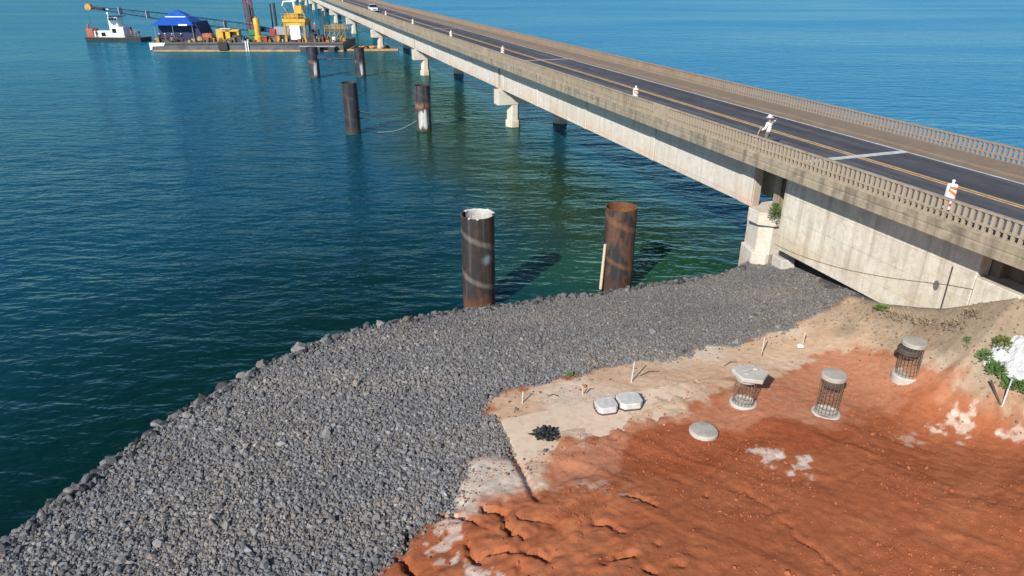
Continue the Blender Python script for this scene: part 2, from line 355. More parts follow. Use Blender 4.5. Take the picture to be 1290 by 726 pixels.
CRACKS = [(px_poly([(552, 645), (575, 655), (600, 664), (614, 674)], 1.15), .09, .38), (px_poly([(611, 642), (628, 655), (637, 672), (652, 688)], 1.2), .09, .38), (px_poly([(512, 672), (510, 690), (506, 708), (525, 728)], 1.1), .12, .4),
          (px_poly([(785, 630), (800, 630), (820, 634), (832, 642)], 1.5), .07, .22), (px_poly([(846, 603), (862, 607), (880, 616), (888, 622)], 1.5), .07, .22), (px_poly([(716, 648), (728, 660), (736, 676)], 1.5), .08, .2),
          (px_poly([(940, 610), (975, 640), (1010, 680), (1060, 720)], 1.8), .06, .12), (px_poly([(690, 700), (740, 706), (800, 704), (860, 718)], 1.7), .12, .2), (px_poly([(745, 655), (790, 672), (830, 690)], 1.6), .09, .18),
          (px_poly([(600, 700), (640, 690), (690, 712)], 1.5), .1, .25), (px_poly([(780, 700), (800, 706), (812, 720), (830, 730)], 1.7), .1, .25), (px_poly([(585, 690), (590, 705), (606, 715)], 1.2), .08, .25), (px_poly([(650, 655), (700, 668), (730, 690)], 1.4), .08, .2)]
def land_sd(x, y):
    d = seg_dist(x, y, shore); return np.where(inside(x, y, LAND), d, -d)
def height(x, y, detail=True):
    x = np.atleast_1d(np.asarray(x, float)); y = np.atleast_1d(np.asarray(y, float))
    s = land_sd(x, y); h = rbf(x, y)
    wx = x + (fbm(x * .8, y * .8, 3, 5) - .5) * 1.2; wy = y + (fbm(x * .8, y * .8, 3, 9) - .5) * 1.2
    g = sdf(wx, wy, GRAVEL)
    u_, v_ = slab_uv(x, y)
    cov = sstep(.5, 2.3, np.minimum(u_ * .8, v_ * 1.0) + (fbm(x * .9, y * .9, 4, 161) - .5) * 2.2)
    cov = np.maximum(cov, sstep(5.2, 7.4, u_ + (fbm(x * 1.1, y * 1.1, 4, 165) - .5) * 3))
    hs = SLABZ - .09 + .16 * cov
    wsl = sstep(-.02, .02, u_) * sstep(-.02, .02, v_) * sstep(9.5, 7.2, u_) * sstep(5.0, 3.6, v_)
    h = h + (hs - h) * wsl - .22 * sstep(.35, .05, -u_) * sstep(.0, .02, -u_) * sstep(.9, 1.6, v_) * sstep(4.9, 4.3, v_)
    dirt = sstep(.2, -1.5, g)
    h = h - .04 + .10 * (fbm(x * .35, y * .35, 4, 21) - .4)
    if detail:
        # wind and water worn relief of the fill, strongest in its lower left
        ux2 = x * .80 + y * -.6; uy2 = x * .6 + y * .8
        ero = sstep(0, -3, g) * sstep(27, 15, y)
        ux = x * .72 + y * .69; uy = -x * .69 + y * .72
        rid = np.abs(fbm(ux * .35, uy * .9, 4, 31) - .5) * 2
        st = fbm(ux * .3 + 5, uy * 1.3, 4, 37); terr = np.floor(st * 9) / 9 + sstep(.72, 1., (st * 9) % 1) / 9
        h = h + ero * (.11 * (terr - .5) * (.3 + .9 * sstep(6, -5, x)) - .04 * (1 - sstep(0, .25, rid)))
        rp = fbm(ux2 * .35 + 3, uy2 * 2.2, 4, 171); h = h + dirt * sstep(24, 18, y) * (.035 * np.abs(rp - .5) * 2 + .018 * (np.floor(rp * 14) / 14 + sstep(.8, 1, (rp * 14) % 1) / 14 - .5) * 2)
        h = h + dirt * (.05 * (fbm(x * 2.2, y * 2.2, 4, 41) - .5) + .03 * (fbm(x * 6.5, y * 6.5, 3, 43) - .5) + sstep(7, 0, x) * sstep(19, 16, y) * (.16 * np.abs(fbm(ux * 1.1, uy * 1.9, 5, 181) - .5) * 2 + .05 * (fbm(x * 4, y * 4, 3, 183) - .5)))
        kx = x + (fbm(x * 2.5, y * 2.5, 3, 51) - .5) * .5; ky = y + (fbm(x * 2.5, y * 2.5, 3, 57) - .5) * .5
        for pts, wd, dp in CRACKS:
            d = seg_dist(kx, ky, pts); h = h - dp * sstep(wd * 1.15, wd * .3, d) * sstep(.30, .55, fbm(x * 1.1, y * 1.1, 2, 67)) * (.3 + .8 * fbm(x * 1.7, y * 1.7, 2, 63))
        # ragged step where the fill ends over the gravel
        de = seg_dist(kx, ky, DIRT_EDGE); h = h + .16 * sstep(.0, .5, -g) * sstep(3.5, .4, de)
    crest_n = (fbm(x * .9, y * .9, 3, 71) - .5) * .5
    h = np.where(s < 0, h + (s + 0) * .85, h + crest_n * .3 * sstep(3, 0, s))
    return np.maximum(h, -3.0)
def gz(x, y): return float(height(x, y)[0])
def hit(px, py, detail=True):            # where the line of sight through a spot of the photograph meets the ground
    q0 = P(px, py, 6.0); q1 = P(px, py, -.5); t = np.linspace(0, 1, 500)[:, None]; L = q0 + (q1 - q0) * t
    below = L[:, 2] < height(L[:, 0], L[:, 1], detail); k = int(np.argmax(below)) if below.any() else 499
    return L[k]
def on_ground(px, py):
    q = hit(px, py); return Vector((q[0], q[1], gz(q[0], q[1])))
def gpoly(pts): return [tuple(hit(a, b, False)[:2]) for a, b in pts]
WHITE = gpoly([(570, 588), (600, 577), (640, 574), (662, 592), (676, 622), (640, 632), (612, 640), (600, 655), (560, 652), (556, 626)])
WET = gpoly([(790, 552), (830, 532), (880, 532), (930, 545), (960, 526), (1010, 532), (1040, 542), (1085, 545), (1040, 575), (960, 570), (900, 590), (830, 605), (780, 600)])
BEIGE = gpoly([(610, 503), (690, 476), (790, 453), (860, 440), (940, 428), (1010, 398), (1090, 372), (1180, 365), (1230, 355), (1300, 345), (1300, 528), (1245, 505), (1195, 470), (1150, 442), (1110, 432), (1040, 440), (985, 470), (900, 490), (850, 515), (790, 535), (700, 560), (690, 610), (672, 618), (634, 530)])
SALMON = gpoly([(690, 560), (800, 530), (900, 500), (985, 470), (1040, 440), (1110, 425), (1170, 440), (1230, 470), (1290, 500), (1290, 540), (1150, 500), (1040, 545), (900, 560), (800, 590), (720, 620), (680, 600)])
LIME = [(gpoly([(940, 573), (965, 566), (985, 566), (985, 577), (965, 582)]), .9), (gpoly([(995, 580), (1012, 580), (1016, 597), (1000, 597)]), .95), (gpoly([(1175, 542), (1200, 527), (1225, 535), (1240, 548), (1210, 552)]), .85),
        (gpoly([(1200, 522), (1225, 520), (1225, 527)]), .7), (gpoly([(1270, 546), (1300, 543), (1300, 552)]), .7), (gpoly([(1132, 555), (1150, 553), (1148, 560)]), .5), (gpoly([(585, 712), (605, 712), (612, 740), (590, 740)]), .9),
        (gpoly([(545, 662), (570, 658), (585, 672), (575, 690), (560, 705), (575, 720), (560, 726), (548, 700), (556, 680)]), .75), (gpoly([(735, 610), (770, 612), (790, 628), (745, 625)]), .45), (gpoly([(500, 680), (512, 688), (505, 694)]), .7)]
def axis(lo, hi, step, far, ratio=1.35):
    a = list(np.arange(lo, hi, step)); s = step; v = hi
    while v < far[1]: a.append(v); s = s * ratio; v += s
    a.append(far[1]); s = step; v = lo
    while True:
        s *= ratio; v -= s
        if v < far[0]: break
        a.insert(0, v)
    a.insert(0, far[0]); return np.array(a)
xs = axis(-18, 23, .075, (-150, 400)); ys = axis(11.5, 38, .07, (-400, 180))
GX, GY = np.meshgrid(xs, ys); gx = GX.ravel(); gy = GY.ravel()
gh = height(gx, gy)
def grid_faces(nx, ny):
    i = np.arange(nx * ny).reshape(ny, nx); return np.stack([i[:-1, :-1], i[:-1, 1:], i[1:, 1:], i[1:, :-1]], -1).reshape(-1, 4)
def blend(c, col, wgt): return c + (np.array(col) - c) * wgt[:, None]
wx = gx + (fbm(gx * .7, gy * .7, 4, 5) - .5) * 2.0; wy = gy + (fbm(gx * .7, gy * .7, 4, 9) - .5) * 2.0
fx = gx + (fbm(gx * 3, gy * 3, 3, 15) - .5) * .5; fy = gy + (fbm(gx * 3, gy * 3, 3, 19) - .5) * .5
big = fbm(gx * .25, gy * .25, 5, 81); ux = gx * .72 + gy * .69; uy = -gx * .69 + gy * .72; strk = fbm(ux * .25, uy * 1.4, 5, 83)
c = np.tile(np.array([.335, .105, .044]), (len(gx), 1))
c = blend(c, (.39, .135, .060), sstep(.42, .65, strk) * .7)
c = blend(c, (.30, .087, .036), sstep(.52, .75, big) * .6)
c = blend(c, (.46, .205, .115), sstep(-.4, .45, sdf(wx, wy, SALMON) + (fbm(gx * 1.8, gy * 1.8, 5, 193) - .5) * 1.6) * (.55 + .5 * fbm(gx * .5, gy * .5, 4, 87)))
c = blend(c, (.30, .080, .030), sstep(-.1, .25, sdf(fx + (wx - gx) * .3, fy + (wy - gy) * .3, WET)) * .9)
bw = sstep(-.3, .35, sdf(fx + (wx - gx) * .6, fy + (wy - gy) * .6, BEIGE) + (fbm(gx * 2.2, gy * 2.2, 5, 191) - .5) * 1.3); pale = fbm(gx * .5 + 7, gy * .5, 5, 91)
bc = np.tile(np.array([.54, .375, .25]), (len(gx), 1)); bc = blend(bc, (.60, .49, .38), sstep(.45, .68, pale) * .7); bc = blend(bc, (.47, .29, .175), sstep(.42, .25, pale) * .5)
c = c + (bc - c) * bw[:, None]
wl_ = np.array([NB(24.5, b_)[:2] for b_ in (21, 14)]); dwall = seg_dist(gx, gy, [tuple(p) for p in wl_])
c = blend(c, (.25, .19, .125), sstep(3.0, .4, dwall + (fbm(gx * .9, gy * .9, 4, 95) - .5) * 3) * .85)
c = blend(c, (.55, .47, .38), sstep(-.35, .5, sdf(fx + (wx - gx) * .25, fy + (wy - gy) * .25, WHITE)) * .95)
for pl, a in LIME: c = blend(c, (.66, .57, .48), sstep(-.06, .10, sdf(fx + (wx - gx) * .25, fy + (wy - gy) * .25, pl) * .8 + (fbm(gx * 3.2, gy * 3.2, 5, 97) - .52) * 1.3) * a * (.5 + .5 * fbm(gx * 7, gy * 7, 3, 99)))
gw = sstep(-.25, .15, sdf(gx + (fbm(gx * .8, gy * .8, 3, 5) - .5) * 1.2, gy + (fbm(gx * .8, gy * .8, 3, 9) - .5) * 1.2, GRAVEL)); 
ssd = land_sd(gx, gy)
gw = np.maximum(gw, sstep(.8, .2, ssd))
under = sstep(24.2, 24.7, gx * N[0] + gy * N[1]) * sstep(17, 18, gx * B[0] + gy * B[1]); gw = np.maximum(gw, under)
gcol = np.tile(np.array([.105, .103, .10]), (len(gx), 1)); gcol = blend(gcol, (.13, .105, .08), sstep(.5, .7, big) * .7)
c = c + (gcol - c) * gw[:, None]
ground = np_mesh('ground', np.stack([gx, gy, gh], 1), grid_faces(len(xs), len(ys)), M['ground'], tint=c, smooth=True)
tag(ground, 'red and beige bare soil of the building site', kind='structure')

# ------------------------------------------------------------------ water
wxs = axis(-70, 70, 1.2, (-9000, 9000), 1.25); wys = axis(10, 150, 1.2, (-3000, 12000), 1.25)
WX, WY = np.meshgrid(wxs, wys); ax = WX.ravel(); ay = WY.ravel()
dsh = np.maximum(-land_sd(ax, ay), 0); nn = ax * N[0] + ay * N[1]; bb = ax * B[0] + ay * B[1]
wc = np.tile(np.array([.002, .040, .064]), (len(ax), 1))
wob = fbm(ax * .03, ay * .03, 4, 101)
wc = blend(wc, (.006, .115, .190), sstep(40, 200, np.hypot(ax, ay)))  # bluer with distance: reflected sky put into the base colour
wc = blend(wc, (.006, .130, .285), sstep(31, 40, nn) * .9)  # stronger blue beyond the bridge, sky reflection painted in
wc = blend(wc, (.0008, .0140, .0080), sstep(34, 2, dsh + wob * 10) * sstep(12, -10, ax) * .97)  # dark green by the left bank, its shade and reflection painted in
wc = blend(wc, (.015, .035, .014), sstep(12, 3, np.abs(nn - 20.5 + (wob - .5) * 12)) * sstep(240, 70, bb) * .95)  # olive reflection of the bridge painted into the water colour
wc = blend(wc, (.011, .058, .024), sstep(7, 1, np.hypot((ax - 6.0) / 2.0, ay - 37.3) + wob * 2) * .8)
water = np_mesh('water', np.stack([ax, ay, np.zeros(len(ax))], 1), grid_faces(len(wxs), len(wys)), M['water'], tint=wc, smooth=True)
tag(water, 'rippled blue green lake water', kind='structure')
sl = MB(); NU, NV = 34, 20
_top = [_s0 + _eu * (.0 + 8.2 * i / NU) + (_ev + _eu * _sk) * (VLEN * j / NV) for j in range(NV + 1) for i in range(NU + 1)]
sl.add([(p[0], p[1], SLABZ) for p in _top] + [(p[0], p[1], SLABZ - .32) for p in _top], [(j * (NU + 1) + i, j * (NU + 1) + i + 1, (j + 1) * (NU + 1) + i + 1, (j + 1) * (NU + 1) + i) for j in range(NV) for i in range(NU)])
_o = len(_top); _rim = [i for i in range(NU + 1)] + [j * (NU + 1) + NU for j in range(1, NV + 1)] + [NV * (NU + 1) + i for i in range(NU - 1, -1, -1)] + [j * (NU + 1) for j in range(NV - 1, 0, -1)]
sl.f += [(a, b_, b_ + _o, a + _o) for a, b_ in zip(_rim, _rim[1:] + _rim[:1])]
slab = sl.build('slab', M['slab'], None); tag(slab, 'pale dusty concrete slab with a straight edge, half buried in red soil', kind='structure')
#@@STONES
def ico(sub):
    bm = bmesh.new(); bmesh.ops.create_icosphere(bm, subdivisions=sub, radius=1); V = np.array([v.co[:] for v in bm.verts]); F = np.array([[v.index for v in f.verts] for f in bm.faces]); bm.free(); return V, F
IV, IF = ico(1)
def rand_rot(n):
    q = nrs.normal(size=(n, 4)); q /= np.linalg.norm(q, axis=1)[:, None]; a, b, c_, d = q.T
    return np.stack([np.stack([1 - 2 * (c_ * c_ + d * d), 2 * (b * c_ - a * d), 2 * (b * d + a * c_)], 1), np.stack([2 * (b * c_ + a * d), 1 - 2 * (b * b + d * d), 2 * (c_ * d - a * b)], 1), np.stack([2 * (b * d - a * c_), 2 * (c_ * d + a * b), 1 - 2 * (b * b + c_ * c_)], 1)], 1)
SHP = []
for k in range(24):
    v = IV * (1 + nrs.uniform(-.32, .32, (len(IV), 1))) + nrs.uniform(-.14, .14, IV.shape); v *= nrs.uniform(.6, 1.15, (1, 3)); SHP.append(v)
SHP = np.array(SHP)
def stones(name, X, Y, size, tint, sink=.25):
    n = len(X); Z = height(X, Y)
    v = SHP[nrs.randint(0, len(SHP), n)] * size[:, None, None]
    v = np.einsum('nij,nkj->nki', rand_rot(n), v)
    v[:, :, 0] += X[:, None]; v[:, :, 1] += Y[:, None]; v[:, :, 2] += (Z + size * (.5 - sink))[:, None]
    F = (IF[None] + (np.arange(n) * len(IV))[:, None, None]).reshape(-1, 3)
    return np_mesh(name, v.reshape(-1, 3), F, M['gravel'], tint=np.repeat(tint, len(IV), 0))
NS = 260000
X = nrs.uniform(-19, 17, NS * 3); Y = nrs.uniform(10.5, 41, NS * 3)
sd_ = land_sd(X, Y); gsd = sdf(X + (fbm(X * .8, Y * .8, 3, 5) - .5) * 1.2, Y + (fbm(X * .8, Y * .8, 3, 9) - .5) * 1.2, GRAVEL)
fine = sstep(22, 34, Y + X * .25)
keep = (sd_ > -1.3) & ((gsd + nrs.normal(0, .16, len(X)) > -.05) | (sd_ < .6)) & (np.abs(X) < 1.05 * Y * .9 + 4)
keep &= ~((X * N[0] + Y * N[1] > 24.4) & (X * B[0] + Y * B[1] < 20.5))
keep &= nrs.uniform(size=len(X)) < (.62 + .38 * fine)
X, Y, fine, sd_ = X[keep], Y[keep], fine[keep], sd_[keep]
sz = np.clip(nrs.lognormal(math.log(.036), .45, len(X)), .017, .13) * (1 - .38 * fine)
pat = fbm(X * .35, Y * .35, 4, 111)
base = .165 + .036 * nrs.normal(size=len(X)) + .02 * (pat - .5); base = np.clip(base, .05, .38) * (1 - .12 * fine)
tn = np.stack([base * 1.0, base * .99, base * .985], 1); wm = (nrs.uniform(size=len(X)) < .12 + .25 * fine) ; tn[wm] *= np.array([1.12, .97, .82])
pt_ = fbm(X * .22 + 4, Y * .5, 4, 201); tn *= (.86 + .26 * pt_)[:, None]; tn *= 1 + sstep(.5, .68, pt_)[:, None] * np.array([.05, .01, -.04])
big_ = nrs.uniform(size=len(X)) < .012; sz[big_] *= 1.9
br = nrs.uniform(size=len(X)) < .025; tn[br] = tn[br] * 1.5
X2 = nrs.uniform(-19, 16, 60000); Y2 = nrs.uniform(11, 41, 60000); s2 = land_sd(X2, Y2); k2 = (s2 > -.9) & (s2 < .45) & (X2 * N[0] + Y2 * N[1] < 24) & (nrs.rand(len(X2)) < .5)
X2, Y2 = X2[k2], Y2[k2]; z2 = np.clip(nrs.lognormal(math.log(.10), .4, len(X2)), .05, .24); t2 = np.clip(.085 + .04 * nrs.normal(size=(len(X2), 1)), .03, .22) * np.ones((1, 3))
X = np.r_[X, X2]; Y = np.r_[Y, Y2]; sz = np.r_[sz, z2]; tn = np.r_[tn, t2]
tag(stones('gravel', X, Y, sz, tn), 'grey crushed rock bank along the water', 'gravel', kind='stuff')
# loose clods and pebbles on the soil
X = np.r_[nrs.uniform(-6, 20, 9000), nrs.uniform(14, 20, 3500)]; Y = np.r_[nrs.uniform(11.5, 30, 9000), nrs.uniform(19, 29, 3500)]; gsd = sdf(X, Y, GRAVEL)
kp = (gsd < -.2) & (nrs.uniform(size=len(X)) < np.where(gsd > -1.2, .5, np.where(fbm(X * .4, Y * .4, 3, 131) > .6, .25, .03)))
kn = X * N[0] + Y * N[1]; kb = X * B[0] + Y * B[1]; kp |= (kn > 23.2 - .8 * nrs.rand(len(X))) & (kb < 21.5) & (kb > 13) & (nrs.rand(len(X)) < .8); kp &= ~(kn > 24.5)
X, Y, gsd = X[kp], Y[kp], gsd[kp]; sz = np.clip(nrs.lognormal(math.log(.03), .4, len(X)), .012, .09)
kn = X * N[0] + Y * N[1]
tn = np.where((kn > 21.3)[:, None], np.array([.22, .18, .13]) * nrs.uniform(.6, 1.3, (len(X), 1)), np.where((gsd > -1.0)[:, None], np.array([.10, .098, .096]), np.where((nrs.uniform(size=len(X)) < .02)[:, None], np.array([.45, .36, .27]), np.array([.34, .105, .042]))))
X3 = nrs.uniform(-5, 18, 42000); Y3 = nrs.uniform(11.5, 24, 42000); k3 = (sdf(X3, Y3, GRAVEL) < -.4) & (nrs.rand(len(X3)) < .06 + .5 * sstep(.5, .68, fbm(X3 * .5, Y3 * .9, 4, 203))) & (X3 * N[0] + Y3 * N[1] < 21)
k3 &= slab_uv(X3, Y3)[1] > 1.8
X3, Y3 = X3[k3], Y3[k3]; z3 = np.clip(nrs.lognormal(math.log(.017), .4, len(X3)), .008, .05); t3 = np.array([.34, .105, .044]) * nrs.uniform(.75, 1.25, (len(X3), 1))
X = np.r_[X, X3]; Y = np.r_[Y, Y3]; sz = np.r_[sz, z3]; tn = np.r_[tn, t3]
tag(stones('clods', X, Y, sz, tn, .2), 'loose clods and pebbles on the bare soil', 'soil clods', kind='stuff')
#@@BOULDERS
V2, F2 = ico(2)
def boulder_mesh(seed, sx, sy, sz_, shade):
    r = np.random.RandomState(seed); v = V2.copy()
    for _ in range(11):                  # cut flat facets
        d = r.normal(size=3); d /= np.linalg.norm(d); k = r.uniform(.32, .72); t = v @ d; v = v - np.outer(np.maximum(t - k, 0), d)
    v = v + r.normal(0, .02, v.shape); v *= np.array([sx, sy, sz_])
    base = np.tile(np.array(shade), (len(v), 1)) * (1 + r.normal(0, .06, (len(v), 1)))
    return v, base
BL = [(3, 672, 16, 'g'), (30, 657, 16, 'g'), (41, 651, 14, 'd'), (59, 636, 24, 'p'), (91, 625, 28, 'p'), (80, 640, 15, 'd'), (55, 650, 13, 'p'), (132, 580, 20, 'p'), (148, 568, 9, 'p'), (167, 560, 16, 'g'), (124, 597, 16, 'd'), (203, 538, 22, 'p'), (214, 527, 18, 'g'),
      (232, 515, 26, 'p'), (258, 503, 22, 'g'), (246, 509, 14, 'd'), (278, 489, 26, 'd'), (290, 484, 18, 'd'), (305, 478, 18, 'p'), (330, 464, 30, 'b'), (345, 457, 18, 'd'), (353, 452, 16, 'd'), (377, 445, 28, 'p'), (391, 440, 12, 'w'), (412, 430, 26, 'p'), (422, 427, 15, 'g'), (432, 422, 20, 'd'), (446, 419, 18, 'p'),
      (462, 416, 22, 'g'), (478, 414, 16, 'p'), (491, 411, 12, 'g'), (510, 408, 16, 'b'), (532, 401, 14, 'g'), (548, 397, 13, 'p'), (571, 387, 18, 'b'), (585, 389, 12, 'p'), (320, 471, 18, 'g'), (187, 548, 15, 'd'), (110, 611, 18, 'g'), (18, 664, 14, 'p')]
SH = {'g': (.13, .13, .135), 'd': (.055, .055, .058), 'p': (.21, .20, .19), 'b': (.17, .145, .12), 'w': (.42, .41, .39)}
KIND = {'g': 'mid grey angular boulder on the waterline of the gravel bank', 'd': 'dark wet boulder on the waterline of the gravel bank', 'p': 'pale grey angular boulder on the waterline of the gravel bank', 'b': 'brownish boulder at the edge of the gravel bank', 'w': 'small whitish boulder on the gravel bank edge'}
SPECIAL = {(91, 625): 'largest pale boulder at the lower left water edge', (571, 387): 'flat brown boulder left of the nearest steel pile', (585, 389): 'small pale boulder touching the foot of the nearest steel pile', (278, 489): 'broad dark boulder jutting into the water at mid bank'}
for k, (px, py, s_, t_) in enumerate(BL):
    q = P(px, py, .45); dist = math.hypot(q[0], q[1]) ; r = s_ * math.hypot(dist, HCAM) / FPX * .5 * .9
    v, base = boulder_mesh(100 + k, r * rnd.uniform(1.0, 1.3), r * rnd.uniform(.8, 1.0), r * rnd.uniform(.65, .85), SH[t_])
    o = np_mesh('boulder', v, F2, M['rock'], tint=base); z = max(gz(q[0], q[1]), -.1)
    o.location = (q[0], q[1], z + r * .25); o.rotation_euler = (rnd.uniform(-.3, .3), rnd.uniform(-.3, .3), rnd.uniform(0, 6.28))
    tag(o, SPECIAL.get((px, py), KIND[t_]), 'boulder', 'boulders along the gravel edge')
#@@BRIDGE
bridge = empty('road_bridge', (0, 0, 0), BROT, 'long beige concrete road bridge on piers across the lake', 'bridge')
NL, NR = 23.04, 33.25                    # outer faces of the deck
G0, SP = 30.0, 44.5                      # first pier, spacing
NSPAN = 13; BEG = -40.0; END = G0 + SP * NSPAN
def deck(y0, y1):
    mb = MB()
    prof = [(NL, 6.91), (NL + .38, 6.91), (NL + .42, 7.18), (NR - .42, 7.18), (NR - .38, 6.91), (NR, 6.91), (NR, 7.55), (NL, 7.63 - .08), (NL, 7.30), (NL + .03, 7.28), (NL + .03, 7.22), (NL, 7.20)]
    prof = [(NL, 6.91), (NL + .38, 6.91), (NL + .42, 7.18), (NR - .42, 7.18), (NR - .38, 6.91), (NR, 6.91), (NR, 7.55), (NL, 7.55), (NL, 7.31), (NL + .025, 7.29), (NL + .025, 7.235), (NL, 7.215)]
    mb.extrude_y(prof, y0, y1); return mb
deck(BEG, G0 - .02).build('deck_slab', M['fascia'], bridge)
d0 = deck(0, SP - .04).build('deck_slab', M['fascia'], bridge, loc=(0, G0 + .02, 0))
for k in range(1, NSPAN):
    d = d0.copy(); COL.objects.link(d); d.location = (0, G0 + SP * k + .02, 0)
def girder(L, z0, rib):
    mb = MB(); mb.box(24.56, 25.05, 0, L, z0, 7.178)
    if rib:
        for t in (.0, .25, .5, .75, 1.0):
            y = t * L; w_ = .55 if t in (0, 1) else .28
            a = max(0, min(L - w_ * 2, y - w_)); mb.box(24.45, 24.56, a, a + 2 * w_, z0 + .02, 7.0)
    return mb
gl = girder(SP - .7, 4.12, True).build('girder', M['girder'], bridge, bevel=.03, loc=(0, G0 + .35, 0))
offs = [2.1, 4.2, 6.35]
gi = part('girder', M['girder'], bridge, lambda mb: mb.box(24.56, 25.05, 0, SP - .7, 4.12, 7.178), bevel=.03, loc=(offs[0], G0 + .35, 0))
gis = [gi]
for k in range(NSPAN):
    if k:
        d = gl.copy(); COL.objects.link(d); d.location = (0, G0 + .35 + SP * k, 0)
    for j, of in enumerate(offs):
        if k == 0 and j == 0: continue
        d = gi.copy(); COL.objects.link(d); d.location = (of, G0 + .35 + SP * k, 0)
# approach wall girders, abutment and wing wall
for of in (0, 6.9):
    g = part('abutment_wall', M['abutment'], bridge, lambda mb: mb.box(24.56, 25.2, 17.0, 27.98, 2.52, 7.178), bevel=.04, loc=(of, 0, 0))
part('abutment_ledge', M['abutment'], bridge, lambda mb: mb.box(24.5, 25.6, 15.2, 16.97, 1.2, 5.42), bevel=.04)
part('wing_wall', M['stained_shaded'], bridge, lambda mb: mb.box(25.65, 31.2, -40, 16.998, -.5, 7.176), bevel=.04)
part('end_return', M['stained_shaded'], bridge, lambda mb: mb.box(25.203, 25.648, 16.6, 16.996, 2.5, 7.17))
part('drain_hole', M['capd'], bridge, lambda mb: mb.add([(24.552, 18.49 + .13 * math.cos(t), 4.42 + .22 * math.sin(t)) for t in np.linspace(0, 2 * math.pi, 14)[:-1]] + [(24.6, 18.49 + .13 * math.cos(t), 4.42 + .22 * math.sin(t)) for t in np.linspace(0, 2 * math.pi, 14)[:-1]],
     [tuple(range(13)), tuple(range(13, 26))[::-1]] + [(i, (i + 1) % 13, 13 + (i + 1) % 13, 13 + i) for i in range(13)]))
part('conduit_pipe', M['steel'], bridge, lambda mb: (mb.tube((24.53, 18.0, 3.2), (24.53, 18.0, 5.45), .025)))
def cable(mb):
    pts = []
    for t in np.linspace(0, 1, 24):
        b_ = 28.0 + (16.0 - 28.0) * t; z = 2.75 + (5.15 - 2.75) * (t ** 1.25) - .25 * math.sin(math.pi * min(1, t / .83)) * (t < .83); pts.append((24.54, b_, z))
    mb.path(pts, .013, 5)
part('wall_cable', M['rust_bar'], bridge, cable)
# drain pipes under the deck edge
dp = part('drain_pipe', M['dark_conc'], bridge, lambda mb: mb.tube((23.75, 0, 6.72), (23.9, 0, 7.3), .06), loc=(0, 19.2, 0))
for b_ in (22.2, 25.4, 33.5, 37.2, 42, 47, 52.5, 58, 64, 70, 79, 88, 97, 106):
    d = dp.copy(); COL.objects.link(d); d.location = (0, b_, 0)
# piers: cap with two columns
def col_pts(cx_, cy_, w_, l_): return [(cx_ - w_, cy_), (cx_ - w_ * .45, cy_ - l_), (cx_ + w_ * .45, cy_ - l_), (cx_ + w_, cy_), (cx_ + w_ * .45, cy_ + l_), (cx_ - w_ * .45, cy_ + l_)]
def pier(y, first=False):
    p = bpy.data.objects.new('pier', None)
    mb = MB(); mb.prism([(24.05, y - .75), (33.2, y - .75), (33.2, y + .75), (24.05, y + .75)], 2.45, 4.05)
    cap = mb.build('pier', M['pier'], bridge, bevel=.05)
    for cx_ in (26.05, 31.8):
        c_ = MB(); c_.prism(col_pts(cx_, y, .72, .7), -2.5, 2.45); c_.prism(col_pts(cx_, y, .9, .85), -2.4, .75, col_pts(cx_, y, .88, .82)); c_.build('column', M['pier'], cap, bevel=.03)
    for of in [0] + offs: part('bearing_block', M['pier'], cap, lambda mb: mb.box(24.5 + of, 25.1 + of, y - .55, y + .55, 4.05, 4.12))
    return cap
for k in range(1, NSPAN): pier(G0 + SP * k)
# first pier on the bank: deep column with corbelled steps
mb = MB(); mb.prism([(24.35, 29.35), (25.0, 28.75), (26.2, 28.75), (26.2, 30.9), (24.9, 30.9), (24.35, 30.3)], 3.4, 4.12)
cap0 = mb.build('pier', M['pier'], bridge, bevel=.03)
def nose(x_, y_, w_): return [(x_, y_), (x_ + .45, y_ - .62), (x_ + w_, y_ - .62), (x_ + w_, y_ + 1.5), (x_ + .4, y_ + 1.5)]
part('column', M['pier'], cap0, lambda mb: mb.prism(nose(24.62, 29.6, 1.6), -1.0, 3.4), bevel=.03)
part('footing_block', M['pier'], cap0, lambda mb: mb.prism(nose(24.42, 29.6, 1.0), -1, 1.75), bevel=.04)
part('footing_block', M['pale'], cap0, lambda mb: mb.prism([(25.1, 27.9), (25.9, 27.6), (26.3, 28.3), (26.0, 29.0), (25.2, 28.9)], .2, 1.75, [(25.2, 28.0), (25.85, 27.75), (26.2, 28.3), (25.95, 28.9), (25.25, 28.8)]), bevel=.05)
part('column', M['pier'], cap0, lambda mb: mb.prism(nose(30.6, 29.6, 1.6), -1.0, 3.4), bevel=.03)
part('pier_cap', M['pier'], cap0, lambda mb: mb.box(26.2, 32.6, 28.9, 30.9, 3.4, 4.12), bevel=.04)
part('end_diaphragm', M['fascia'], cap0, lambda mb: mb.box(25.2, 31.4, 29.0, 29.5, 4.13, 7.17))
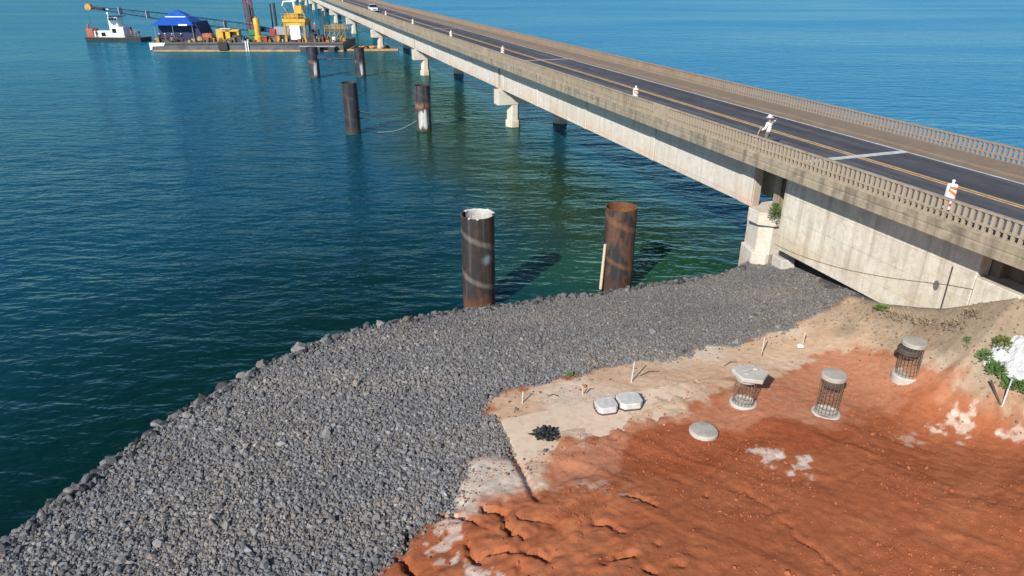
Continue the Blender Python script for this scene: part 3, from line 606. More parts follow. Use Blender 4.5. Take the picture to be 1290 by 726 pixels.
# railings
RAILM = {}
def railing(x, m, side):
    rl = part('railing', m, bridge, lambda mb: (mb.box(x, x + .15, BEG, END, 7.55, 7.65), mb.box(x - .005, x + .155, BEG, END, 8.335, 8.40)))
    part('middle_rail', m, rl, lambda mb: mb.box(x + .02, x + .13, BEG, END, 7.855, 7.915))
    st = .27; ctr = 16.0; b0 = 14.4 if side == 'near' else 19.0
    mbb = MB().box(x + .025, x + .125, -.055, .055, 7.65, 8.335); first = mbb.build('baluster', m, rl, loc=(0, b0, 0))
    for k in range(1, 100):
        d = first.copy(); COL.objects.link(d); d.location = (0, b0 + st * k, 0)
    def rest(mb):
        y = b0 + st * 100
        while y < 330:
            mb.box(x + .025, x + .125, y - .055, y + .055, 7.65, 8.335); y += st
        y = b0 - st
        while y > BEG + 1: mb.box(x + .025, x + .125, y - .055, y + .055, 7.65, 8.335); y -= st
        y = 330
        while y < END: mb.box(x + .025, x + .125, y - .055, y + .055, 7.65, 8.335); y += st * 1.0
    r = part('baluster_row', m, rl, rest); r['kind'] = 'stuff'
    return rl
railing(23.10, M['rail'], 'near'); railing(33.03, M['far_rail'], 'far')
for k in range(0, 6):
    p = part('railing_post', M['rail'], bridge, lambda mb: mb.box(23.07, 23.28, -.9, .9, 7.55, 8.405), bevel=.02, loc=(0, 38.2 + 44.5 * k + (0 if k == 0 else -7.5), 0))
part('kerb', M['walk'], bridge, lambda mb: mb.box(31.15, 32.97, BEG, END, 7.551, 7.68), bevel=.02)
part('kerb', M['walk'], bridge, lambda mb: mb.box(23.45, 23.75, BEG, END, 7.551, 7.62), bevel=.02)
def sheet(name, m, x0_, x1_, y0_, y1_, z, kind='structure', **k):
    o = part(name, m, None, lambda mb: mb.add([(x0_, y0_, z), (x1_, y0_, z), (x1_, y1_, z), (x0_, y1_, z)], [(0, 1, 2, 3)]), **k)
    o.rotation_euler = (0, 0, BROT); tag(o, kind=kind); return o
sheet('road', M['asphalt'], 23.75, 31.15, BEG, END, 7.558)
for nm, m, a, b_ in (('road_marking', M['marking_white'], 30.48, 30.64), ('road_marking', M['marking_white'], 24.15, 24.27), ('road_marking', M['marking_yellow'], 27.24, 27.40), ('road_marking', M['marking_yellow'], 27.49, 27.65)): sheet(nm, m, a, b_, BEG, END, 7.563)
sheet('road_marking', M['marking_white'], 24.3, 30.5, 26.4, 26.85, 7.566)
for b_ in (69.5, 114, 158): sheet('expansion_joint', M['joint'], 23.76, 31.14, b_, b_ + .5, 7.5675)
sheet('road_dust', M['walk'], 30.66, 31.15, BEG, END, 7.565)
#@@OBJ
# ------------------------------------------------------------------ steel piles
def pile(name, loc, h, label, style, seed, below=3.0, r=.83):
    e = empty(name, loc, 0, label, 'steel pile', 'steel casing piles beside the bridge')
    seg, nzr = 96, int((h + below) / .06); th = np.arange(seg) / seg * 2 * np.pi; zz = np.linspace(-below, h, nzr)
    T, Z = np.meshgrid(th, zz); rr = r + .004 * np.sin(T * 3 + seed)
    V = np.stack([rr * np.cos(T), rr * np.sin(T), Z], -1).reshape(-1, 3)
    i = np.arange(seg * nzr).reshape(nzr, seg); F = np.stack([i[:-1], np.roll(i[:-1], -1, 1), np.roll(i[1:], -1, 1), i[1:]], -1).reshape(-1, 4)
    t, z = T.ravel(), Z.ravel(); u = np.cos(t) * 3; v_ = np.sin(t) * 3
    n1 = fbm(u * .9 + seed, z * 1.1 + v_ * .6, 5, seed); n2 = fbm(u * 2.5 + v_, z * .35 + v_ * 2, 4, seed + 3)
    phase = (z / 2.2 + t / (2 * np.pi)) % 1.0; band = sstep(.07, .0, np.abs(phase - .5) - .06 * n1)
    rust, dark, grey = np.array([.125, .058, .030]), (np.array([.030, .026, .026]) if style in ('dark', 'rust') else np.array([.022, .024, .028])), np.array([.105, .10, .10])
    c = np.tile(dark, (len(t), 1)); c = blend(c, rust, sstep(.42, .68, n1) * (.85 if style == 'rust' else .3 if style == 'dark' else .08)); c = blend(c, grey, sstep(.5, .75, n2) * (.5 if style != 'rust' else .25))
    c = blend(c, (.22, .19, .155) if style != 'rust' else (.21, .10, .045), band * (.3 + .7 * n2) * (.8 if style in ('dark', 'rust') else .15))
    c = blend(c, (.17, .060, .03) if style == 'dark' else (.10, .042, .03) if style == 'rust' else (.06, .045, .035), sstep(1.2, .25, z - .7 * (n1 - .5)) * .85)
    if style == 'dark':
        d = np.hypot(((t + np.pi * .30 + np.pi) % (2 * np.pi) - np.pi) * r, (z - 2.9) * .8) ; c = blend(c, (.25, .30, .34), sstep(.32, .1, d + .3 * (n2 - .5)) * .7)
    if style in ('paint', 'paint_low'):
        a = ((t + np.pi * .5 + np.pi) % (2 * np.pi) - np.pi); lim = 2.5 if style == 'paint' else 2.3
        c = blend(c, (.62, .62, .60), sstep(.75 if style == 'paint' else .42, .45 if style == 'paint' else .2, np.abs(a - (.0 if style == 'paint' else .45)) + .7 * (n2 - .5)) * sstep(lim, lim - .7, z + 2.0 * (n1 - .5)) * sstep(.2, .7, z + (n1 - .5)) * (.45 + .7 * n2))
        c = blend(c, (.30, .13, .07), sstep(.5, 0, np.abs(z - lim - .2)) * sstep(.4, .6, n1) * .8)
    c = blend(c, (.05, .06, .03), sstep(.35, .05, z + .2 * (n1 - .5)) * .6)
    np_mesh('casing', V, F, M['pile'], e, c, True)
    Vi = np.stack([(r - .03) * np.cos(T[-30:]), (r - .03) * np.sin(T[-30:]), Z[-30:]], -1).reshape(-1, 3); j = np.arange(seg * 30).reshape(30, seg)
    Fi = np.stack([j[:-1], j[1:], np.roll(j[1:], -1, 1), np.roll(j[:-1], -1, 1)], -1).reshape(-1, 4)
    ci = np.tile(np.array([.17, .07, .03] if style == 'rust' else [.05, .04, .035]), (len(Vi), 1)) * (.7 + .6 * fbm(Vi[:, 0] * 3 + Vi[:, 1] * 5, Vi[:, 2] * 2, 4, 9))[:, None]
    np_mesh('inner_wall', Vi, Fi, M['pile'], e, ci, True)
    part('rim', M['rust_bar' if style in ('dark', 'rust') else 'steel'], e, lambda mb: mb.add([(rr_ * math.cos(k * math.pi / 24), rr_ * math.sin(k * math.pi / 24), h + .002) for rr_ in (r - .03, r + .002) for k in range(48)], [(k, (k + 1) % 48, 48 + (k + 1) % 48, 48 + k) for k in range(48)]))
    part('inner_fill', M['dark_conc'] if seed != 1 else M['white_conc'], e, lambda mb: mb.lathe([(r - .031, h - 1.7), (.001, h - 1.65)], 32))
    return e
pl = pile('steel_pile', P(604, 386, 0), 5.06, 'dark steel pile with lighter spiral bands and white concrete in its mouth', 'dark', 1)
def splash(mb):                          # hardened concrete spilled over the far side of the mouth
    r = np.random.RandomState(3); n = 26; vs = []
    for k in range(n):
        a = math.pi * (.02 + .80 * k / (n - 1))
        top = 5.07 + .03 * r.rand(); low = 4.55 - .4 * r.rand()
        for rr_, z in ((.795, low), (.72, top - .05), (.74 + .05 * r.rand(), top), (.86, top - .01), (.87, 5.0 - .12 * r.rand())): vs.append((rr_ * math.cos(a), rr_ * math.sin(a), z))
    mb.add(vs, [(k * 5 + q, k * 5 + q + 1, (k + 1) * 5 + q + 1, (k + 1) * 5 + q) for k in range(n - 1) for q in range(4)])
part('concrete_splash', M['white_conc'], pl, splash)
r = np.random.RandomState(5)
for k in range(5):
    a = r.uniform(-2.5, -.4) if k < 2 else r.uniform(.3, 2.8); q = r.uniform(.78, .83); s_ = r.uniform(.05, .12)
    v = V2 * np.array([s_, s_, s_ * .7]) * (1 + r.uniform(-.15, .15, (len(V2), 1)))
    part('concrete_lump', M['white_conc'], pl, lambda mb: mb.add(v + np.array([q * math.cos(a), q * math.sin(a), 5.06]), F2))
pr = pile('steel_pile', P(776, 363, 0), 4.7, 'rusty brown steel pile at the gravel edge with a pale timber leaning on it', 'rust', 2)
tp = P(776, 363, 0)
q = P(759, 368, .5)
tag(part('timber_plank', M['wood'], None, lambda mb: mb.tube((tp[0] - .93, tp[1] - .55, .2), (tp[0] - .80, tp[1] - .42, 2.75), .085, .075, 8)), 'pale narrow timber leaning upright on the rusty pile', 'timber')
p1l = pile('steel_pile', P(445.5, 168, 0), 5.3, 'black weathered steel pile standing in open water, left of the middle pair', 'plain', 4)
p1r = pile('steel_pile', P(534.5, 164, 0), 4.8, 'steel pile with white paint low on its side, right of the middle pair', 'paint', 5)
p2l = pile('steel_pile', P(397.5, 98, 0), 4.75, 'dark steel pile in front of the barge, left of the farthest pair', 'paint_low', 6)
p2r = pile('steel_pile', P(455, 97, 0), 4.6, 'steel pile with white streak nearest the bridge, right of the farthest pair', 'paint_low', 8)
def rod(name, a, b, r, m, label, cat): return tag(part(name, m, None, lambda mb: mb.tube(a, b, r, r, 8)), label, cat)
A = Vector(P(445.5, 168, 0)); D = Vector(P(534.5, 164, 0)); dv = (D - A).normalized()
rod('steel_rod', A + dv * .8 + Vector((0, 0, 1.55)), D - dv * .8 + Vector((0, 0, 2.2)), .06, M['steel'], 'long thin steel rod tied between the middle pair of piles', 'rod')
rod('steel_rod', A + dv * .8 + Vector((0, -.2, 2.35)), A + dv * 1.9 + Vector((0, -.4, 2.15)), .09, M['steel'], 'short dark rod stub on the black middle pile', 'rod')
tag(part('slack_rope', M['wood'], None, lambda mb: mb.path([A + dv * (2.6 + k * .47) + Vector((0, -.3, .05 + (1.3 * ((k - 3) / 7) ** 1.5 if k > 3 else 0))) for k in range(0, 11)], .016, 5)), 'pale slack rope hanging from the white painted middle pile to the water', 'rope')
A2 = Vector(P(397.5, 98, 0)); D2 = Vector(P(455, 97, 0)); d2 = (D2 - A2).normalized()
rod('steel_beam', A2 + d2 * .8 + Vector((0, 0, 2.9)), D2 - d2 * .8 + Vector((0, 0, 2.9)), .09, M['steel'], 'thin dark beam spanning the farthest pair of piles', 'beam')
tag(part('mooring_bracket', M['boom_blue'], None, lambda mb: (mb.box(A2.x + .75, A2.x + 2.0, A2.y - .5, A2.y - .1, 2.95, 3.5), mb.tube((A2.x + 1.9, A2.y - .3, 3.3), (A2.x + 3.2, A2.y - .6, 2.7), .16))), 'dark bracket with a pale arm on the far left pile', 'bracket')

# ------------------------------------------------------------------ pile heads and cages on the soil
def cage(px, py, h, kind, label):
    g = on_ground(px, py); e = empty('rebar_cage', g, 0, label, 'rebar cage', 'rebar cages under concrete pile heads')
    part('base_ring', M['pale'], e, lambda mb: mb.lathe([(.49, -.25), (.50, .05), (.46, .09), (.40, .09), (.38, .03), (.001, .03)], 32), smooth=True)
    b0 = part('bar', M['rust_bar'], e, lambda mb: mb.tube((.37, 0, 0.0), (.37, 0, h - .16), .009, .009, 6))
    for k in range(1, 18):
        d = b0.copy(); COL.objects.link(d); d.rotation_euler = (0, 0, k * math.pi / 9)
    hp = part('hoop', M['rust_bar'], e, lambda mb: mb.path([(.385 * math.cos(k * math.pi / 12), .385 * math.sin(k * math.pi / 12), 0) for k in range(25)], .008, 5), loc=(0, 0, .2))
    z = .38
    while z < h - .2:
        d = hp.copy(); COL.objects.link(d); d.location = (0, 0, z); z += .18
    if kind == 'plate':
        pts = [(.62 * math.cos(t) * s_, .56 * math.sin(t) * s_) for t, s_ in zip(np.linspace(0, 2 * math.pi, 12)[:-1], (1.05, .9, 1.1, .85, 1.0, 1.12, .95, 1.05, .9, 1.08, .86))]
        o = part('concrete_cap', M['pale'], e, lambda mb: mb.prism(pts, h - .17, h), bevel=.03); o.rotation_euler = (R(4), R(3), 0)
        part('concrete_collar', M['capc'], e, lambda mb: mb.lathe([(.34, h - .42), (.42, h - .36), (.46, h - .12)], 20))
        r = np.random.RandomState(8)
        for k in range(4):
            v, bs_ = boulder_mesh(300 + k, .16, .12, .07, (.46, .42, .36)); o = np_mesh('concrete_lump', v, F2, M['rock'], e, bs_); o.location = (r.uniform(-.35, .35), r.uniform(-.3, .3), h + .04)
    else:
        part('concrete_cap', M['capc'], e, lambda mb: mb.lathe([(.40, h - .17), (.435, h - .15), (.43, h - .03), (.40, h), (.2, h + .015), (.001, h + .02)], 32), smooth=True)
        if kind == 'collar': part('dark_form', M['dark_conc'], e, lambda mb: mb.lathe([(.33, h - .40), (.36, h - .38), (.36, h - .16)], 28))
        else: o = part('dark_form', M['dark_conc'], e, lambda mb: mb.lathe([(.33, 0), (.42, .06), (.42, .2), (.36, .24)], 28), loc=(-.13, -.02, h - .52))
    return e
cage(936, 508, 1.42, 'plate', 'short rebar cage under a broken flat concrete plate, leftmost of the three')
cage(1040, 521, 1.68, 'collar', 'tallest rebar cage with a thick round concrete head, nearest the camera')
cage(1141, 473, 1.5, 'bucket', 'rebar cage with a dark ring inside, closest to the bridge wall')
g = on_ground(886, 545); e = empty('pile_stub', g, 0, 'low round concrete pile stub cut off just above the red soil', 'concrete stub')
part('stub_body', M['capc'], e, lambda mb: mb.lathe([(.47, -.3), (.47, .10), (.44, .135), (.2, .15), (.001, .15)], 36), smooth=True)
part('rim_ring', M['pale'], e, lambda mb: mb.lathe([(.478, -.2), (.50, .08), (.478, .10)], 36))
def block(px, py, rz, s_, label):
    g = on_ground(px, py); e = empty('concrete_block', g, rz, label, 'concrete block', 'white cast blocks on the slab')
    pts = [(-.40 * s_, -.24 * s_), (-.26 * s_, -.38 * s_), (.28 * s_, -.38 * s_), (.42 * s_, -.2 * s_), (.42 * s_, .24 * s_), (.26 * s_, .38 * s_), (-.27 * s_, .38 * s_), (-.42 * s_, .2 * s_)]
    part('block_top', M['white_conc'], e, lambda mb: mb.prism(pts, .12, .40), bevel=.025)
    part('shade_skirt', M['dark_conc'], e, lambda mb: mb.prism([(x * 1.04, y * 1.04) for x, y in pts], -.1, .18), bevel=.02)  # dark band: shade on the block's sides put into the colour
    for k, (x, y) in enumerate(((-.44, -.1), (-.44, .1), (.46, -.08), (.46, .12), (.40, .3), (-.36, .32))): part('bar_stub', M['rust_bar'], e, lambda mb: mb.tube((x * s_, y * s_, .05), (x * s_ * 1.12, y * s_ * 1.05, .36), .014, .014, 6))
block(763, 519, R(12), .95, 'white eight sided concrete block, left one of two beside the sandy track')
block(792, 513, R(10), 1.08, 'white eight sided concrete block, slightly larger right one of two')
# heap of black sheeting
g = on_ground(687, 551)
v = V2.copy(); r = np.random.RandomState(21); V3, F3 = ico(4); nn3 = fbm(V3[:, 0] * 2.3 + V3[:, 2] * 3, V3[:, 1] * 2.3 - V3[:, 2] * 2, 5, 141)
rd = np.abs(fbm(V3[:, 0] * 3 + 9, V3[:, 1] * 3 + V3[:, 2] * 4, 4, 145) - .5) * 2
v = V3 * np.array([.50, .34, .34]) * (0.42 + .35 * nn3 + 1.0 * rd)[:, None]
o = np_mesh('plastic_heap', v, F3, M['black_plastic']); o.location = g + Vector((0, 0, .08)); o.rotation_euler = (0, 0, R(-20)); tag(o, 'crumpled heap of black plastic sheeting on the pale slab', 'plastic heap')
# white plastic sheet over a heap at the right edge
def sheet_heap(name, px, py, rx, ry, h, m, label, cat, seed):
    g = on_ground(px, py); a = np.linspace(-1.0, 1.0, 70); XX, YY = np.meshgrid(a, a); x = XX.ravel(); y = YY.ravel(); d = np.hypot(x, y)
    z = h * sstep(1.0, .2, d + .4 * (fbm(x * 2 + seed, y * 2, 3, seed) - .5)) + .30 * h * (np.abs(fbm(x * 3, y * 3 + seed, 5, seed + 2) - .5) * 4 - .4) * sstep(1.05, .8, d)
    wxx = g.x + x * rx + .1 * (fbm(x * 3, y * 3, 3, seed + 5) - .5); wyy = g.y + y * ry + .1 * (fbm(x * 3, y * 3, 3, seed + 7) - .5)
    zz = g.z + np.clip(height(wxx, wyy, False) - g.z, -.45, .45) * .8 + z - .06 - .25 * sstep(.85, 1.1, d); o = np_mesh(name, np.stack([wxx - g.x, wyy - g.y, zz - g.z], 1), grid_faces(70, 70), m, smooth=True); o.location = g; return tag(o, label, cat)
sheet_heap('plastic_sheet', 1286, 446, .62, .75, .30, M['white_cloth'], 'crumpled white plastic sheet over a heap at the right edge', 'plastic sheet', 51)
sheet_heap('plastic_sheet', 1256, 447, .42, .36, .2, M['white_cloth'], 'smaller crumpled white sheet lying in the green weeds', 'plastic sheet', 57)
# plants
def leaves(mb, n, rx, ry, h, lf, seed, up=.3):
    r = np.random.RandomState(seed)
    for _ in range(n):
        a = r.uniform(0, 6.28); q = math.sqrt(r.rand()); t = r.rand(); cz = h * t; sh = math.sqrt(max(.05, 1 - (t * 1.0) ** 2)); p = Vector((rx * q * math.cos(a) * sh, ry * q * math.sin(a) * sh, cz))
        d = Vector((math.cos(a) + r.normal(0, .5), math.sin(a) + r.normal(0, .5), up + r.normal(0, .45))).normalized(); s_ = d.cross(Vector((0, 0, 1))); s_ = (s_ if s_.length > .05 else Vector((1, 0, 0))).normalized(); L = lf * r.uniform(.6, 1.4)
        u = d.cross(s_) * L * .12; mb.add([p, p + d * L * .5 + s_ * L * .22 + u, p + d * L, p + d * L * .5 - s_ * L * .22 + u], [(0, 1, 2, 3)])
def plant(px, py, rx, h, n, lf, m, label, seed, name='shrub', cat='shrub', at_=None, group=None, up=.3, stems=7):
    g = at_ or on_ground(px, py); e = empty(name, g, 0, label, cat, group)
    part('foliage', M[m], e, lambda mb: leaves(mb, n, rx, rx * .85, h, lf, seed, up)); r = np.random.RandomState(seed + 1)
    def st(mb):
        for _ in range(stems):
            a = r.uniform(0, 6.28); mb.tube((0, 0, -.05), (rx * .6 * math.cos(a), rx * .6 * math.sin(a), h * r.uniform(.5, .9)), .012, .005, 5)
    part('stem', M['twig'], e, st); return e
WEED = 'green weeds round the white sheets'
plant(1243, 452, .32, .26, 380, .13, 'leafy', 'low green weed at the far left tip of the white sheet', 61, 'weed', 'weed', None, WEED)
plant(1258, 470, .42, .32, 600, .14, 'leafy', 'broad green weed clump below the smaller white sheet', 62, 'weed', 'weed', None, WEED)
plant(1280, 488, .45, .30, 600, .14, 'leafy', 'green weed clump nearest the camera at the right edge', 63, 'weed', 'weed', None, WEED)
plant(1262, 438, .34, .36, 350, .12, 'leafy_yellow', 'yellow green weed behind the white sheets', 64, 'weed', 'weed', None, WEED)
plant(1219, 431, .14, .18, 70, .09, 'leafy', 'single small green sprout on the bare brown earth', 65, 'weed', 'weed')
plant(718, 474, .16, .16, 80, .09, 'leafy', 'tiny green sprout at the gravel and sand border', 66, 'weed', 'weed')
plant(1112, 391, .42, .16, 240, .13, 'grassy', 'fresh green grass tuft under the lower corner of the abutment wall', 67, 'grass_tuft', 'grass', None, None, 1.2)
plant(0, 0, .30, .75, 320, .14, 'grassy', 'green plant growing in the joint on top of the first pier', 68, 'shrub', 'shrub', NB(24.55, 28.45, 4.12))
for k, (px, py, s_) in enumerate(((1150, 405, .5), (1172, 409, .6), (1205, 412, .5), (1128, 400, .45), (1228, 398, .4))):
    plant(px, py, s_ * 1.3, .16, 90, .14, 'dry_grass', ('dry yellow grass tuft on the slope below the abutment wall'), 70 + k, 'grass_tuft', 'grass', None, 'dry tufts on the slope below the wall', 1.0, 3)
# stakes and sticks
def stake(px, py, h, lean, m, label, r_=.028, cat='stake'):
    g = on_ground(px, py); return tag(part('stake', M[m], None, lambda mb: mb.tube(g - Vector((0, 0, .15)), g + Vector((lean[0], lean[1], h)), r_, r_ * .9, 6)), label, cat)
stake(658, 508, .50, (.02, 0), 'white_cloth', 'short pale stake above the left corner of the slab')
stake(735, 497, .30, (-.05, 0), 'wood', 'shortest pale stake, broken off beside a dark twig')
stake(795, 482, .95, (.08, .05), 'white_cloth', 'tall white stake in the sand behind the two white blocks')
stake(960, 445, .75, (0, 0), 'wood', 'thin bare stake on the sand behind the broken plate cage')
stake(1011, 436, .65, (.0, 0), 'wood', 'thin stake next to the small white bag')
stake(1262, 513, 1.05, (.10, .10), 'white_cloth', 'white stake leaning right at the edge of the red soil')
g = on_ground(1262, 513)
tag(part('dead_branch', M['twig'], None, lambda mb: mb.path([g + Vector((-.02, .05, .03)), g + Vector((-.1, .3, .3)), g + Vector((-.28, .5, .75))], .035, 6)), 'dark bent branch beside the leaning white stake', 'branch')
for px, py, dx, dy, lab in ((738, 496, .35, .25, 'dark curved twig lying beside the shortest stake'), (806, 474, .8, .3, 'long thin twig on the sand right of the tall stake'), (960, 450, .25, .6, 'dark straight twig by the thin bare stake'), (912, 462, .6, .25, 'dead twig at the gravel border above the plate cage'), (690, 500, .4, -.1, 'thin twig between the two short stakes')):
    q0 = on_ground(px, py); q1 = Vector((q0.x + dx * .5, q0.y + dy * .5 + .06, 0)); q1.z = gz(q1.x, q1.y) + .1; q2 = Vector((q0.x + dx, q0.y + dy, 0)); q2.z = gz(q2.x, q2.y) + .05
    tag(part('twig', M['twig'], None, lambda mb: mb.path([q0 + Vector((0, 0, .02)), q1, q2], .016, 5)), lab, 'twig')
g = on_ground(1008, 440); v, bs_ = boulder_mesh(401, .20, .15, .16, (.66, .66, .66)); o = np_mesh('white_bag', v, F2, M['rock'], tint=bs_); o.location = g + Vector((0, 0, .1)); tag(o, 'small white bag lying on the sand by a thin stake', 'bag')

# ------------------------------------------------------------------ people
def skin_mesh(name, vs, es, rad, m, parent=None, sub=1):
    me = bpy.data.meshes.new(name); me.from_pydata([tuple(v) for v in vs], es, []); o = bpy.data.objects.new(name, me); COL.objects.link(o)
    s = o.modifiers.new('s', 'SKIN'); s.use_smooth_shade = True
    for k, r in enumerate(rad):
        me.skin_vertices[0].data[k].radius = (r, r) if not isinstance(r, tuple) else r
    me.skin_vertices[0].data[0].use_root = True
    ss = o.modifiers.new('u', 'SUBSURF'); ss.levels = sub; ss.render_levels = sub
    dg = bpy.context.evaluated_depsgraph_get(); new = bpy.data.meshes.new_from_object(o.evaluated_get(dg)); bpy.data.objects.remove(o)
    new.name = name; new.materials.clear(); new.materials.append(m); n = bpy.data.objects.new(name, new); COL.objects.link(n)
    if parent: n.parent = parent
    return n
def person(loc, rz, label, J, top, legs, hat, group=None, detail=True):
    """J: joints le, lh, re, rh (elbows and hands) in the person's own frame, facing -Y, x to the left of the person."""
    e = empty('person', loc, rz, label, 'person', group)
    sl, sr = Vector((.19, .0, 1.40)), Vector((-.19, .0, 1.40)); V = [Vector((0, 0, .95)), (0, .01, 1.12), (0, .01, 1.28), (0, .0, 1.42), (0, -.01, 1.50), (0, -.02, 1.60), (0, -.02, 1.70)]
    E_ = [(k, k + 1) for k in range(6)]; Rr = [(.15, .11), (.135, .10), (.155, .11), (.12, .09), .055, (.082, .10), (.07, .085)]
    def limb(start, pts, rs):
        i = start
        for p, r in zip(pts, rs): V.append(p); Rr.append(r); E_.append((i, len(V) - 1)); i = len(V) - 1
        return i
    hands = []
    for s_, el, ha in ((sl, J['le'], J['lh']), (sr, J['re'], J['rh'])):
        i = limb(3, [s_, Vector(el), Vector(ha)], [.062, .046, .032]); hands.append((i, Vector(ha), (Vector(ha) - Vector(el)).normalized()))
    for sx in (.10, -.10): limb(0, [(sx, 0, .86), (sx * 1.1, -.02, .48), (sx * 1.15, .01, .08), (sx * 1.25, -.15, .03)], [.088, .062, .045, .035])
    for i, ha, d in hands:
        a = d.orthogonal().normalized(); b = d.cross(a)
        pi = limb(i, [ha + d * .07], [(.038, .02)])
        for k, L in enumerate((.065, .078, .072, .058)): limb(pi, [ha + d * .10 + a * (k - 1.5) * .021, ha + d * (.10 + L * .5) + a * (k - 1.5) * .022 + b * .01, ha + d * (.10 + L * .9) + a * (k - 1.5) * .022 + b * .03], [.010, .009, .008])
        limb(i, [ha + d * .04 + a * .045, ha + d * .08 + a * .055 + b * .015], [.011, .009])
    skin_mesh('body', V, E_, Rr, M['skin'], e, 1)
    part('nose', M['skin'], e, lambda mb: mb.tube((0, -.115, 1.615), (0, -.14, 1.585), .008, .014, 6))
    for sx in (.033, -.033): part('eye', M['glass'], e, lambda mb: mb.lathe([(.001, -.011), (.010, -.005), (.010, .005), (.001, .011)], 8), loc=(sx, -.113, 1.625))
    part('mouth', M['redband'], e, lambda mb: mb.box(-.025, .025, -.117, -.108, 1.548, 1.556))
    tv = [Vector((0, 0, .88)), (0, .01, 1.12), (0, .01, 1.28), (0, 0, 1.41), sl, Vector(J['le']), Vector(J['le']).lerp(Vector(J['lh']), .88), sr, Vector(J['re']), Vector(J['re']).lerp(Vector(J['rh']), .88)]
    skin_mesh('shirt', tv, [(0, 1), (1, 2), (2, 3), (3, 4), (4, 5), (5, 6), (3, 7), (7, 8), (8, 9)], [(.20, .15), (.17, .13), (.18, .135), (.13, .10), .078, .06, .05, .078, .06, .05], M[top], e, 1)
    lv = [Vector((0, 0, .97)), (.105, 0, .84), (.11, -.02, .48), (.115, .01, .12), (-.105, 0, .84), (-.11, -.02, .48), (-.115, .01, .12)]
    skin_mesh('trousers', lv, [(0, 1), (1, 2), (2, 3), (0, 4), (4, 5), (5, 6)], [(.165, .125), .105, .082, .066, .105, .082, .066], M[legs], e, 1)
    for sx in (.13, -.13): part('boot', M['rubber'], e, lambda mb: mb.prism([(sx - .05, -.2), (sx + .05, -.2), (sx + .055, .06), (sx - .055, .06)], .0, .1), bevel=.02)
    part('hat', M[hat], e, lambda mb: mb.lathe([(.20, 1.665), (.205, 1.675), (.118, 1.70), (.112, 1.77), (.07, 1.815), (.001, 1.825)], 24, (0, -.02)), smooth=True)
    return e
pw = NB(23.98, 29.2, 7.56)
person(pw, R(-140), 'person in white hat and pale clothes with one arm stretched out over the road', {'re': (-.47, -.06, 1.36), 'rh': (-.74, -.12, 1.42), 'le': (.36, .02, 1.18), 'lh': (.34, -.20, 1.03)}, 'vest', 'trousers', 'white_cloth')
rh = Matrix.Rotation(R(-140), 4, 'Z') @ Vector((.36, -.26, 1.0)) + pw
fl = empty('hand_flag', rh, 0, 'small red flag on a pale stick held by the flag person', 'flag')
part('stick', M['wood'], fl, lambda mb: mb.tube((.05, .05, .2), (-.28, -.28, -.42), .014, .014, 6))
part('cloth', M['red'], fl, lambda mb: mb.add([(-.0 - .04 * i + .03 * math.sin(j * 2.1 + i), -.02 - .05 * i + .05 * j * .3, .12 - .08 * i - .09 * j) for i in range(5) for j in range(5)], [(i * 5 + j, i * 5 + j + 1, (i + 1) * 5 + j + 1, (i + 1) * 5 + j) for i in range(4) for j in range(4)]))

# ------------------------------------------------------------------ traffic drums along the left edge of the road
def drum(n_, b_, label, rz=0):
    e = empty('traffic_drum', NB(n_, b_, 7.561), BROT + rz, label, 'traffic drum', 'traffic drums along the bridge lane')
    part('base', M['rubber'], e, lambda mb: mb.lathe([(.24, 0), (.24, .05), (.17, .08)], 20))
    part('stand', M['white'], e, lambda mb: mb.lathe([(.16, .08), (.13, .42), (.11, .46)], 20), smooth=True)
    part('stand_band', M['redband'], e, lambda mb: mb.lathe([(.156, .2), (.146, .32)], 20), smooth=True)
    part('body', M['white'], e, lambda mb: mb.lathe([(.11, .46), (.19, .48), (.185, 1.0), (.165, 1.04), (.08, 1.06)], 24), smooth=True)
    def stripe(mb):
        for z0 in (.50, .80):
            vs = []
            for k in range(13):
                a = -math.pi * (.12 + .76 * k / 12); z = z0 + .16 * math.sin(k / 12 * math.pi) * 0 + (.30 if z0 < .6 else .12) * k / 12
                for q in (0, .11): vs.append((.193 * math.cos(a), .193 * math.sin(a), min(z + q, .99)))
            mb.add(vs, [(k * 2, k * 2 + 1, k * 2 + 3, k * 2 + 2) for k in range(12)])
    part('stripe', M['orange'], e, stripe)
    part('handle', M['white'], e, lambda mb: mb.lathe([(.05, 1.05), (.045, 1.14), (.065, 1.17), (.05, 1.21), (.001, 1.22)], 14), smooth=True)
    return e
for n_, b_, lab in ((24.25, 18.7, 'white and orange traffic drum nearest the camera, over the abutment wall'), (24.2, 43.6, 'white traffic drum by the blank railing panel beyond the flag person'), (24.3, 72.8, 'white traffic drum next to the bridge joint over the second pier'), (24.4, 94.6, 'white traffic drum, fourth from the camera along the lane'),
                    (24.5, 119.5, 'white traffic drum, fifth from the camera and brightest topped'), (24.5, 145.0, 'white traffic drum just in front of the silver car'), (24.3, 214, 'farthest white traffic drum, beyond the silver car')): drum(n_, b_, lab, rnd.uniform(-.4, .4))
